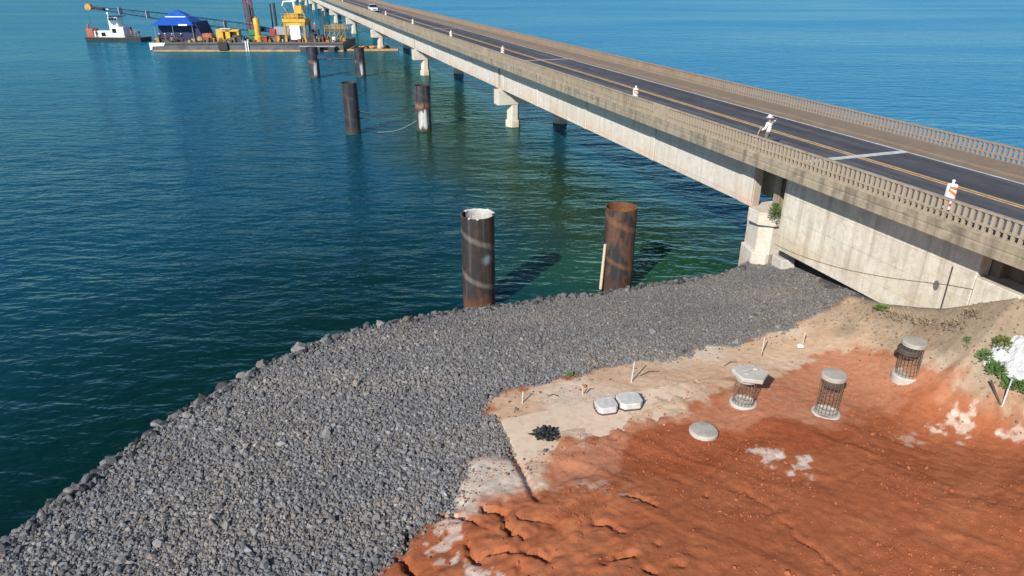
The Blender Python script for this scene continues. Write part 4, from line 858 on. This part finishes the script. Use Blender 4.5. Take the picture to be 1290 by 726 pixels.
# ------------------------------------------------------------------ car
car = empty('car', NB(25.6, 168, 7.562), BROT, 'silver car with dark windscreen driving towards the camera on the bridge', 'car')
def loft(mb, secs):                      # secs: (y, [(x,z)...]) rings
    n = len(secs[0][1]); vs = [(x, y, z) for y, pts in secs for x, z in pts]
    fs = [(i * n + k, i * n + (k + 1) % n, (i + 1) * n + (k + 1) % n, (i + 1) * n + k) for i in range(len(secs) - 1) for k in range(n)] + [tuple(range(n))[::-1], tuple(range((len(secs) - 1) * n, len(secs) * n))]
    mb.add(vs, fs)
def ring(w_, z0, z1, t): return [(-w_, z0), (w_, z0), (w_ * 1.02, (z0 + z1) / 2), (w_ * t, z1), (-w_ * t, z1), (-w_ * 1.02, (z0 + z1) / 2)]
part('body', M['car_paint'], car, lambda mb: loft(mb, [(-2.1, ring(.75, .3, .62, .9)), (-1.9, ring(.85, .22, .78, .9)), (-1.0, ring(.88, .2, .95, .92)), (.2, ring(.89, .2, 1.0, .94)), (1.6, ring(.88, .22, 1.0, .94)), (2.05, ring(.80, .3, .9, .92))]), bevel=.04, smooth=True)
part('cabin', M['glass'], car, lambda mb: loft(mb, [(-1.15, ring(.80, .93, .96, .98)), (-.35, ring(.79, .95, 1.44, .82)), (1.2, ring(.79, .95, 1.46, .82)), (1.85, ring(.76, .95, 1.02, .96))]), bevel=.02)
part('roof', M['car_paint'], car, lambda mb: mb.prism([(-.62, -.3), (.62, -.3), (.63, 1.2), (-.63, 1.2)], 1.44, 1.50, [(-.55, -.2), (.55, -.2), (.57, 1.1), (-.57, 1.1)]), bevel=.02)
for sx in (-1, 1):
    part('headlight', M['white'], car, lambda mb: mb.box(sx * .52 - .2, sx * .52 + .2, -2.06, -1.92, .6, .76), bevel=.03)
    for y in (-1.3, 1.3):
        wh = part('wheel', M['rubber'], car, lambda mb: mb.tube((sx * .93 - .09, y, .31), (sx * .93 + .09, y, .31), .31, .31, 20)); part('rim', M['greysteel'], wh, lambda mb: mb.tube((sx * .945 - .09, y, .31), (sx * .945 + .09, y, .31), .19, .19, 14))
part('grille', M['rubber'], car, lambda mb: mb.box(-.3, .3, -2.11, -2.0, .42, .56))
part('bumper', M['car_paint'], car, lambda mb: mb.box(-.8, .8, -2.14, -1.98, .24, .4), bevel=.04)

# ------------------------------------------------------------------ work barge and what stands on it
BY = 158.0; DK = 1.75
def bx(px, y=BY): d = (y * math.cos(PITCH) + (HCAM - DK) * math.sin(PITCH)); return (px - 645) / FPX * d
xl, xr = bx(188), bx(432)
bg_ = empty('work_barge', (0, 0, 0), 0, 'long grey flat work barge with rust orange waterline moored by the bridge', 'barge')
part('hull', M['hull'], bg_, lambda mb: mb.extrude_y([(xl + .8, -1), (xr, -1), (xr, DK), (xl, DK), (xl, .4)], BY, BY + 13), bevel=.05)
part('deck_plate', M['deck'], bg_, lambda mb: mb.box(xl + .1, xr - .1, BY + .1, BY + 12.9, DK, DK + .03))
part('waterline_strip', M['float_orange'], bg_, lambda mb: mb.box(xl + .5, xr, BY - .22, BY - .003, -.3, .28))
part('rubbing_strake', M['steel'], bg_, lambda mb: mb.box(xl, xr, BY - .12, BY - .003, 1.35, 1.6))
part('fender', M['rubber'], bg_, lambda mb: mb.box(bx(275), bx(287), BY - .5, BY - .125, .2, 1.9), bevel=.1)
part('ladder', M['white'], bg_, lambda mb: [mb.box(bx(309), bx(310), BY - .3, BY - .2, 0, 2.2), mb.box(bx(312), bx(313), BY - .3, BY - .2, 0, 2.2)] + [mb.box(bx(309), bx(313), BY - .28, BY - .22, z, z + .06) for z in (.3, .6, .9, 1.2, 1.5, 1.8)])
part('bow_panel', M['white'], bg_, lambda mb: mb.add([(xl - .02, BY - .13, .3), (xl + .4, BY - .13, .3), (xl + .6, BY - .13, 1.0), (bx(206), BY - .13, 1.1), (bx(208), BY - .13, 1.75), (xl - .02, BY - .13, 1.75)], [(0, 1, 2, 3, 4, 5)]))
for px in (194, 219, 240, 262, 292, 330, 352, 398, 420): part('bollard', M['steel'], bg_, lambda mb: (mb.tube((bx(px), BY + .5, DK), (bx(px), BY + .5, DK + .55), .14), mb.tube((bx(px) - .25, BY + .5, DK + .4), (bx(px) + .25, BY + .5, DK + .4), .07)))
pt = empty('pontoon', (0, 0, 0), 0, 'low rusty pontoon lying between the work barge and the bridge pier', 'pontoon')
part('hull', M['float_orange'], pt, lambda mb: (mb.box(bx(433), bx(500), BY + 1.0, BY + 2.2, -.5, .35), mb.box(bx(432.5), bx(483), BY + 7, BY + 8.2, -.5, .4)), bevel=.05)
part('cross_beam', M['deck'], pt, lambda mb: [mb.box(bx(x), bx(x + 3), BY + 1.2, BY + 8, .351, .55) for x in (438, 452, 466, 478)])
def stand(name, label, cat, fn, **k): e = empty(name, (0, 0, 0), 0, label, cat, k.get('group')); fn(e); return e
# blue canopy
def tent(e):
    c0, c1, y0, y1 = bx(193), bx(241), BY + 2, BY + 9; zt = DK + 3.4; cx_, cy_ = bx(216), (y0 + y1) / 2
    def roof(mb):
        o_ = [(c0 - .6, y0 - .5), (c1 + .4, y0 - .5), (c1 + .4, y1 + .5), (c0 - .6, y1 + .5)]; i_ = [(cx_ - 2.6, cy_ - 1.6), (cx_ + 2.6, cy_ - 1.6), (cx_ + 2.6, cy_ + 1.6), (cx_ - 2.6, cy_ + 1.6)]
        mb.prism(o_, zt, zt + 1.5, i_)
    part('canopy', M['blue'], e, roof)
    part('canopy_top', M['blue'], e, lambda mb: mb.prism([(cx_ - 2.4, cy_ - 1.5), (cx_ + 2.4, cy_ - 1.5), (cx_ + 2.4, cy_ + 1.5), (cx_ - 2.4, cy_ + 1.5)], zt + 1.75, zt + 3.0, [(cx_ - .12, cy_ - .1), (cx_ + .12, cy_ - .1), (cx_ + .12, cy_ + .1), (cx_ - .12, cy_ + .1)]))
    part('valance', M['white'], e, lambda mb: mb.box(cx_ - 2.2, cx_ + 2.2, cy_ - 1.4, cy_ + 1.4, zt + 1.45, zt + 1.75))
    part('wall_sheet', M['navy'], e, lambda mb: mb.box(c0, c1, y0 + 1.6, y1, DK + .03, zt - .02))
    part('side_sheet', M['navy'], e, lambda mb: mb.prism([(c1 + .1, y0), (c1 + 2.0, y0 + .5), (c1 + 2.0, y1), (c1 + .1, y1)], DK + .03, zt + .6, [(c1 + .1, y0), (c1 + .5, y0 + .5), (c1 + .5, y1), (c1 + .1, y1)]))
    part('valance', M['white'], e, lambda mb: mb.box(bx(225), bx(236), y0 - .58, y0 - .52, zt - .05, zt + .25))
    for x in (c0, cx_, c1): part('pole', M['greysteel'], e, lambda mb: mb.tube((x, y0 - .2, DK), (x, y0 - .2, zt + .1), .06))
stand('canopy_tent', 'blue two tiered canopy tent with dark side sheets on the barge', 'canopy tent', tent)
for k, (px, yy, top, lab) in enumerate(((199, 1.3, 'navy', 'worker in dark clothes at the left corner of the blue tent'), (216, 1.0, 'navy', 'worker with white helmet left of the tent centre pole'), (227, 1.1, 'navy', 'worker with white helmet right of the tent centre pole'), (206, 1.4, 'red', 'worker in red shirt in front of the blue tent'), (394, 3, 'redband', 'worker with white helmet beside the dark winch'))):
    person((bx(px), BY + yy, DK + .03 + (2.0 if px == 394 else 0)), R(rnd.uniform(-60, 60)), lab, {'le': (.26, -.02, 1.15), 'lh': (.25, -.2, 1.0), 're': (-.26, 0, 1.15), 'rh': (-.27, -.15, .95)}, top, 'trousers', 'white', 'workers on the barge')
# engine housings and plant
def gen(e):
    x0_, x1_, y = bx(267), bx(296), BY + 3
    part('frame', M['yellow'], e, lambda mb: (mb.box(x0_, x0_ + 1.5, y, y + 2.4, DK + .25, DK + 2.5), mb.box(x0_ + 1.5, x1_ - .3, y + 1.2, y + 2.4, DK + .25, DK + 2.4), mb.box(x0_ + 2.0, x0_ + 3.0, y, y + 1.2, DK + .25, DK + 2.3), mb.box(x0_ + 1.5, x1_, y, y + 1.2, DK + 2.0, DK + 2.35), mb.box(x1_ - .45, x1_, y, y + 1.2, DK + .25, DK + 2.0)), bevel=.04)
    part('engine', M['steel'], e, lambda mb: (mb.box(x0_ + 1.55, x1_ - .5, y + .5, y + 1.15, DK + .3, DK + 1.3), mb.tube((x0_ + 3.5, y + .6, DK + 1.0), (x0_ + 4.6, y + .6, DK + 1.0), .42)))
    part('skid', M['steel'], e, lambda mb: mb.box(x0_ - .1, x1_ + .1, y - .1, y + 2.5, DK + .03, DK + .25))
    part('cover', M['white'], e, lambda mb: mb.box(x0_ + .8, x0_ + 3.0, y + .3, y + 2, DK + 2.51, DK + 2.6), bevel=.03)
stand('generator', 'yellow engine housing with dark openings on the middle of the barge', 'generator', gen)
def comp(e):
    x = bx(250); y = BY + 2
    part('body', M['redorange'], e, lambda mb: mb.box(x + .2, x + 2.3, y, y + 1.6, DK + .5, DK + 1.7), bevel=.12)
    part('drum', M['float_orange'], e, lambda mb: mb.tube((x - .4, y - .1, DK + .6), (x - .4, y + 1.4, DK + .6), .55, .55, 18))
    for q in (.5, 1.9): part('wheel', M['rubber'], e, lambda mb: mb.tube((x + q, y - .12, DK + .42), (x + q, y + .12, DK + .42), .4, .4, 16))
stand('compressor', 'orange red compressor on wheels right of the blue tent', 'compressor', comp)
def silo(e):
    x = bx(321.5); y = BY + 2.5
    part('tank', M['yellow'], e, lambda mb: mb.lathe([(.62, DK + 1.2), (.66, DK + 4.6), (.5, DK + 4.85), (.001, DK + 4.9)], 24, (x, y)), smooth=True)
    part('base', M['yellow'], e, lambda mb: mb.lathe([(.85, DK + .03), (.82, DK + 1.1), (.62, DK + 1.25)], 24, (x, y)), smooth=True)
    part('lid', M['yellow_rust'], e, lambda mb: mb.tube((x, y, DK + 4.9), (x, y, DK + 5.1), .25))
stand('yellow_tank', 'upright yellow cylinder tank beside the red drill tower', 'tank', silo)
def lattice(mb, a, b, w0, wm, w1, n, r=.06, up=Vector((0, 0, 1))):
    a, b = Vector(a), Vector(b); d = (b - a).normalized(); s_ = d.cross(up).normalized(); u = s_.cross(d).normalized(); prev = None
    for k in range(n + 1):
        t = k / n; h = (w0 + (wm - w0) * min(1, t / .2) if t < .2 else wm if t < .62 else wm + (w1 - wm) * (t - .62) / .38) / 2
        c = [a + (b - a) * t + s_ * i * h + u * j * h for i, j in ((-1, -1), (1, -1), (1, 1), (-1, 1))]
        if prev:
            for q in range(4): mb.tube(prev[q], c[q], r * 1.25, r * 1.25, 5); mb.tube(prev[q], c[(q + 1) % 4] if k % 2 else prev[q] + (c[q] - prev[q]), r * .6, r * .6, 4); mb.tube(c[q], c[(q + 1) % 4], r * .55, r * .55, 4)
        prev = c
def tower(e):
    x, y = bx(311), BY + 4.5
    part('leader', M['red'], e, lambda mb: (lattice(mb, (x, y, DK + 2.2), (x - .6, y, DK + 18), 1.0, 1.0, .9, 16, .09)))
    part('guide_rail', M['steel'], e, lambda mb: (mb.tube((x - .9, y - .3, DK + 1), (x - 1.3, y - .3, DK + 17), .07), mb.tube((x + 1.1, y - .3, DK + 1), (x + .5, y - .3, DK + 17.5), .09)))
    part('hammer', M['steel'], e, lambda mb: mb.box(x - .3, x + .4, y - .9, y - .5, DK + 4, DK + 7.5), bevel=.08)
    part('base_frame', M['green'], e, lambda mb: (mb.box(x - .7, x + .8, y - .8, y + .8, DK + 1.2, DK + 2.4), mb.box(x - 1.2, x + 1.3, y - 1.2, y + 1.2, DK + .03, DK + .5), mb.box(x - .9, x + 1.0, y - .6, y + .6, DK + .5, DK + 1.2)), bevel=.05)
stand('drill_tower', 'tall dark red drilling leader on a green base frame', 'drill tower', tower)
ft = Vector((bx(352, BY + 6), BY + 6, DK + 1.9)); tip = Vector(P(113, 9.5, 8.0))
def crane(e):
    x, y = ft.x, ft.y
    part('lattice_boom', M['boom_blue'], e, lambda mb: lattice(mb, ft, ft + (tip - ft) * .93, .5, 1.45, .6, 30, .055))
    part('boom_foot', M['boom_blue'], e, lambda mb: mb.tube(ft, ft + (tip - ft) * .09, .35, .55, 4), bevel=.02)
    part('boom_head', M['steel'], e, lambda mb: mb.tube(ft + (tip - ft) * .92, tip, .42, .36, 6))
    part('head_sheave', M['yellow_rust'], e, lambda mb: mb.tube(tip + Vector((-.2, -.5, .1)), tip + Vector((-.2, .5, .1)), .75, .75, 18))
    part('name_board', M['white'], e, lambda mb: mb.box(tip.x + 1.6, tip.x + 4.6, tip.y - .62, tip.y - .5, tip.z - .5, tip.z - .05))
    part('crane_house', M['greysteel'], e, lambda mb: mb.box(x - .5, x + 3.6, y - 1.4, y + 1.6, DK + 1.1, DK + 2.9), bevel=.1)
    part('cab', M['red'], e, lambda mb: mb.box(x - 1.4, x - .1, y - 1.7, y - .5, DK + .9, DK + 2.5), bevel=.08)
    for s_ in (-1.3, 1.3): part('crawler_track', M['rubber'], e, lambda mb: mb.box(x - 2.2, x + 3.4, y + s_ - .4, y + s_ + .4, DK + .03, DK + 1.0), bevel=.25)
    part('hoist_rope', M['steel'], e, lambda mb: (mb.tube(tip + Vector((-.7, 0, 0)), (tip.x - .7, tip.y, 1.9), .03, .03, 4)))
    part('pendant', M['steel'], e, lambda mb: mb.tube((x + 2.6, y, DK + 6.4), ft + (tip - ft) * .9 + Vector((0, 0, .8)), .03, .03, 4))
    part('gantry', M['steel'], e, lambda mb: (mb.tube((x + 3.2, y - .6, DK + 2.8), (x + 2.6, y, DK + 6.5), .1), mb.tube((x + 1.0, y - .6, DK + 2.8), (x + 2.6, y, DK + 6.5), .1)))
    for k, t in enumerate((.27, .47, .68, .83)): part('boom_collar', M['greysteel'], e, lambda mb: mb.box(*(lambda c: (c.x - .1, c.x + .1, c.y - .75, c.y + .75, c.z - .7, c.z + .85))(ft + (tip - ft) * t)))
stand('crawler_crane', 'crawler crane with a long dark lattice boom laid low over the barge', 'crane', crane)
def gantry(e):
    x0_, x1_, y0, y1 = bx(356), bx(385), BY + 1.5, BY + 6.5; zt = DK + 4.0
    for x in (x0_ + .4, x1_ - .4):
        for y in (y0 + .3, y1 - .3): part('leg', M['yellow_rust'], e, lambda mb: mb.box(x - .22, x + .22, y - .22, y + .22, DK + .03, zt))
    part('brace', M['yellow_rust'], e, lambda mb: (mb.tube((x0_ + .4, y0 + .3, DK + .2), (x0_ + 1.8, y0 + .3, zt), .1), mb.tube((x1_ - .4, y0 + .3, DK + .2), (x1_ - 1.6, y0 + .3, zt), .1)))
    part('platform', M['yellow'], e, lambda mb: (mb.box(x0_, x1_, y0, y1, zt, zt + .7), mb.box(x0_ + .5, x1_ - .3, y0 + .15, y1 - .3, zt - .75, zt)), bevel=.05)
    part('housing', M['yellow'], e, lambda mb: (mb.box(x0_ + .9, x1_ - 1.5, y0 + .4, y1 - 1, zt + .701, zt + 1.7), mb.box(x1_ - 2.3, x1_ - .6, y0 + .6, y1 - 1.2, zt + 1.701, zt + 3.3), mb.box(x0_ + .3, x0_ + .9, y0 + .5, y0 + 1.6, zt + .701, zt + 1.5)), bevel=.08)
    def railng(mb):
        for x in np.linspace(x0_, x1_, 7): mb.tube((x, y0, zt + .7), (x, y0, zt + 1.8), .045, .045, 5)
        for z in (1.2, 1.8): mb.tube((x0_, y0, zt + z), (x1_, y0, zt + z), .045, .045, 5)
    part('guard_rail', M['yellow_rust'], e, railng)
    part('lifting_arm', M['white'], e, lambda mb: (mb.tube((bx(373), y0 + 1, zt + 1.6), (bx(371), y0 + 1, zt + 4.9), .28), mb.tube((bx(372), y0 + 1, zt + 4.2), (bx(359), y0 + 1, zt + 4.1), .17), mb.tube((bx(359), y0 + 1, zt + 4.2), (bx(357), y0 + 1, zt + 3.3), .15), mb.box(bx(370), bx(375), y0 + .6, y0 + 1.4, zt + 4.2, zt + 5.0)))
    part('stay', M['greysteel'], e, lambda mb: (mb.tube((bx(379), y0 + 1, zt + 3.8), (bx(385), y0 + .6, zt + .8), .12), mb.tube((bx(357), y0 + 1, zt + 3.3), (bx(366), y0 + .8, zt + 1.2), .08)))
    part('panel', M['white'], e, lambda mb: mb.box(bx(365), bx(377.5), y0 - .25, y0 - .05, DK + .5, DK + 3.4), bevel=.03)
    part('panel_leg', M['steel'], e, lambda mb: [mb.box(bx(x), bx(x + 1), y0 - .2, y0 - .1, DK + .03, DK + .5) for x in (367, 371, 375)])
stand('piling_gantry', 'yellow piling rig platform with a white lifting arm and white panel', 'piling rig', gantry)
def winch(e):
    x0_, x1_, y = bx(382), bx(406), BY + 2
    part('drum', M['steel'], e, lambda mb: (mb.tube((x0_ + 1.4, y, DK + .9), (x0_ + 1.4, y + 2, DK + .9), .8, .8, 18), mb.tube((x1_ - 1.0, y, DK + .7), (x1_ - 1.0, y + 2, DK + .7), .65, .65, 18)))
    part('frame', M['steel'], e, lambda mb: (mb.box(x0_, x1_, y - .15, y + 2.3, DK + .03, DK + .35), mb.box(x0_ + .8, x0_ + 1.1, y - .1, y, DK + .35, DK + 2.0), mb.box(x0_ + 1, x0_ + 2.6, y + 2.05, y + 2.6, DK + .35, DK + 2.4)), bevel=.03)
    part('panel', M['navy'], e, lambda mb: mb.box(x0_ + 1.0, x0_ + 3.0, y + .1, y + .3, DK + 1.6, DK + 2.0))
    part('mast', M['steel'], e, lambda mb: mb.box(bx(402), bx(405), y + 2.4, y + 2.9, DK + .3, DK + 6.2), bevel=.03)
stand('winch', 'dark double drum winch with a black mast right of the yellow rig', 'winch', winch)
def scaffold(e):
    x0_, x1_, y0, y1 = bx(406), bx(441) , BY + 3, BY + 6; z0, z1 = DK + .03, DK + 2.2
    for x in np.linspace(x0_, x1_ - 1.6, 5):
        for y in (y0, y1): part('post', M['yellow_rust'], e, lambda mb: mb.tube((x, y, z0), (x, y, z1 + 1.15), .06, .06, 6))
    part('floor', M['deck'], e, lambda mb: mb.box(x0_ - .1, x1_ - 1.5, y0 - .1, y1 + .1, z1 - .15, z1), bevel=.02)
    part('guard_rail', M['yellow_rust'], e, lambda mb: [mb.tube((x0_, y, z1 + q), (x1_ - 1.6, y, z1 + q), .05, .05, 5) for y in (y0, y1) for q in (.4, .75, 1.13)])
    part('brace', M['yellow'], e, lambda mb: [mb.tube((a, y0, z0), (a + 1.3, y0, z1), .05, .05, 5) for a in np.linspace(x0_, x1_ - 3, 4)])
    part('tank', M['white'], e, lambda mb: mb.lathe([(.4, z0), (.4, z0 + .8), (.2, z0 + 1.0), (.001, z0 + 1.02)], 16, (bx(418), y0 - .6)))
stand('scaffold', 'rusty yellow scaffold with guard rails at the bridge end of the barge', 'scaffold', scaffold)
def gang(e):
    part('walkway', M['greysteel'], e, lambda mb: mb.box(bx(378), bx(424), BY - 1.3, BY - .3, 1.0, 1.2), bevel=.02)
    part('float', M['steel'], e, lambda mb: [mb.box(bx(a), bx(a + 8), BY - 1.25, BY - .35, -.3, 1.0) for a in (379, 396, 414)])
stand('gangway', 'grey floating gangway along the right part of the barge', 'gangway', gang)
for px, hh, lab in ((346, 7.4, 'thin black spud pole, left one behind the crane cab'), (350.5, 7.6, 'thick black spud pole, right one behind the crane cab')):
    tag(part('spud_pole', M['steel'], None, lambda mb: mb.tube((bx(px, BY + 9), BY + 9, DK - 1), (bx(px, BY + 9), BY + 9, DK + hh), .28 if px > 348 else .16)), lab, 'pole')
# assorted gear on the deck
GEAR = [(257, 'redorange', 'red crate of gear between the compressor and generator'), (300, 'green', 'green crate beside the foot of the drill tower'), (330, 'yellow_rust', 'yellow toolbox right of the upright tank'), (336, 'redorange', 'orange crate behind the row of deck pipes'), (341, 'deck', 'rusty bin near the crane tracks'), (300, 'steel', 'dark winch box left of the upright tank'), (193, 'yellow', 'yellow box at the left end of the barge'), (333, 'red', 'red drum in front of the crane'), (347, 'yellow_rust', 'worn yellow frame left of the rig legs')]
for k, (px, m, lab) in enumerate(GEAR):
    x = bx(px); y = BY + (1.0 if k in (3, 5, 7) else 2.2) + .2 * k % .7; a = rnd.uniform(.45, .8)
    e = empty('deck_crate', (x, y, DK + .03), rnd.uniform(-.3, .3), lab, 'crate', 'gear on the barge deck')
    part('box', M[m], e, lambda mb: mb.box(-a, a, -.5, .5, 0, .75 + .25 * (k % 3)), bevel=.05); part('lid', M['steel'], e, lambda mb: mb.box(-a * 1.05, a * 1.05, -.53, .53, .75 + .25 * (k % 3), .85 + .25 * (k % 3)), bevel=.02)
for k in range(4): tag(part('deck_pipe', M['greysteel' if k % 2 else 'rust_bar'], None, lambda mb: mb.tube((bx(328), BY + 3.2 + k * .35, DK + .2), (bx(352), BY + 3.2 + k * .35, DK + .2), .16)), 'long thin pipe lying on the barge deck before the crane', 'pipe', 'pipes lying on the barge deck')
V_, F_, T_ = [], [], []
PAL = [(.05, .045, .04), (.16, .10, .06), (.30, .17, .05), (.22, .06, .04), (.10, .11, .12), (.35, .33, .30), (.03, .03, .035), (.04, .07, .12), (.40, .24, .06)]
for k in range(190):
    x = rnd.uniform(xl + 1, xr - .5); y = BY + rnd.uniform(.35, 4.5); a, b_, h_ = rnd.uniform(.06, .5), rnd.uniform(.06, .35), rnd.uniform(.1, .75) * (1.6 if rnd.random() < .2 else 1); r_ = rnd.uniform(0, 3.1); o_ = len(V_); ca, sa = math.cos(r_), math.sin(r_)
    V_ += [(x + (sx * a) * ca - (sy * b_) * sa, y + (sx * a) * sa + (sy * b_) * ca, DK + .03 + z * h_) for z in (0, 1) for sx, sy in ((-1, -1), (1, -1), (1, 1), (-1, 1))]
    F_ += [tuple(o_ + i for i in f) for f in ((0, 3, 2, 1), (4, 5, 6, 7), (0, 1, 5, 4), (1, 2, 6, 5), (2, 3, 7, 6), (3, 0, 4, 7))]; T_ += [rnd.choice(PAL)] * 8
tag(np_mesh('deck_clutter', np.array(V_), F_, M['heap'], tint=np.array(T_)), 'jumble of small rusty gear scattered over the barge deck', 'clutter', kind='stuff')
# ------------------------------------------------------------------ tug boat
tq = P(149, 52, 0); tg = empty('tug_boat', (tq[0], tq[1], 0), R(-6), 'small white tug boat with tall wheelhouse left of the barge', 'tug boat'); S5 = 5.0
def tx(px): return (px - 149) / S5
part('hull', M['hull_black'], tg, lambda mb: mb.prism([(tx(112), 0), (tx(114), -1.7), (tx(185), -2), (tx(185), 2.4), (tx(114), 2)], -.8, .95, [(tx(110), 0), (tx(112), -1.9), (tx(186), -2.1), (tx(186), 2.5), (tx(112), 2.1)]), bevel=.05)
part('deck_plate', M['deck'], tg, lambda mb: mb.box(tx(114), tx(184.5), -1.8, 2, .951, .98))
part('deckhouse', M['white'], tg, lambda mb: (mb.box(tx(124), tx(146), -1.3, 1.5, .98, 2.4), mb.box(tx(146), tx(163.5), -1.4, 1.6, .98, 3.4)), bevel=.06)
wh = part('wheelhouse', M['white'], tg, lambda mb: mb.box(tx(145.5), tx(157.5), -1.2, 1.3, 3.42, 5.7), bevel=.06)
part('window', M['glass'], wh, lambda mb: [mb.box(tx(a), tx(a + 3), -1.23, -1.19, 4.9, 5.4) for a in (146.5, 150.3, 154)])
part('roof', M['boom_blue'], tg, lambda mb: mb.box(tx(147), tx(161), -1.5, 1.6, 5.72, 5.86), bevel=.02)
part('searchlight', M['white'], tg, lambda mb: (mb.tube((tx(146), -.8, 5.86), (tx(146), -.8, 6.4), .12), mb.tube((tx(144.8), -.8, 6.4), (tx(147), -.8, 6.4), .25)))
part('door', M['glass'], tg, lambda mb: mb.box(tx(133.5), tx(139), -1.33, -1.29, 1.2, 2.1)); part('window', M['glass'], tg, lambda mb: mb.box(tx(149), tx(154), -1.43, -1.39, 2.0, 3.0))
part('winch', M['redorange'], tg, lambda mb: (mb.box(tx(113), tx(122), -1, 1.2, .98, 3.0), mb.tube((tx(117), -.9, 3.0), (tx(117), -.9, 4.0), .25)), bevel=.15)
part('guard_rail', M['steel'], tg, lambda mb: [mb.tube((tx(a), -1.9, .95), (tx(a), -1.9, 1.9), .04, .04, 5) for a in range(164, 186, 4)] + [mb.tube((tx(164), -1.9, z), (tx(185), -1.9, z), .04, .04, 5) for z in (1.4, 1.9)])
part('funnel', M['steel'], tg, lambda mb: mb.tube((tx(167), .6, .98), (tx(167), .6, 3.3), .25, .2))
for px, yy, top, lab in ((171, -.8, 'redband', 'worker in red on the tug stern, left one'), (176, -.6, 'redband', 'worker in dark red in the middle of the tug stern'), (181, -.8, 'navy', 'worker in dark clothes at the end of the tug stern'), (127.5, -1.55, 'redorange', 'worker in orange at the bow of the tug')):
    q = Matrix.Rotation(R(-6), 4, 'Z') @ Vector((tx(px), yy, .98)); person(Vector((tq[0], tq[1], 0)) + q, R(rnd.uniform(-80, 80)), lab, {'le': (.26, -.02, 1.15), 'lh': (.25, -.2, 1.0), 're': (-.26, 0, 1.15), 'rh': (-.27, -.15, .95)}, top, 'trousers', 'orange', 'crew on the tug boat')
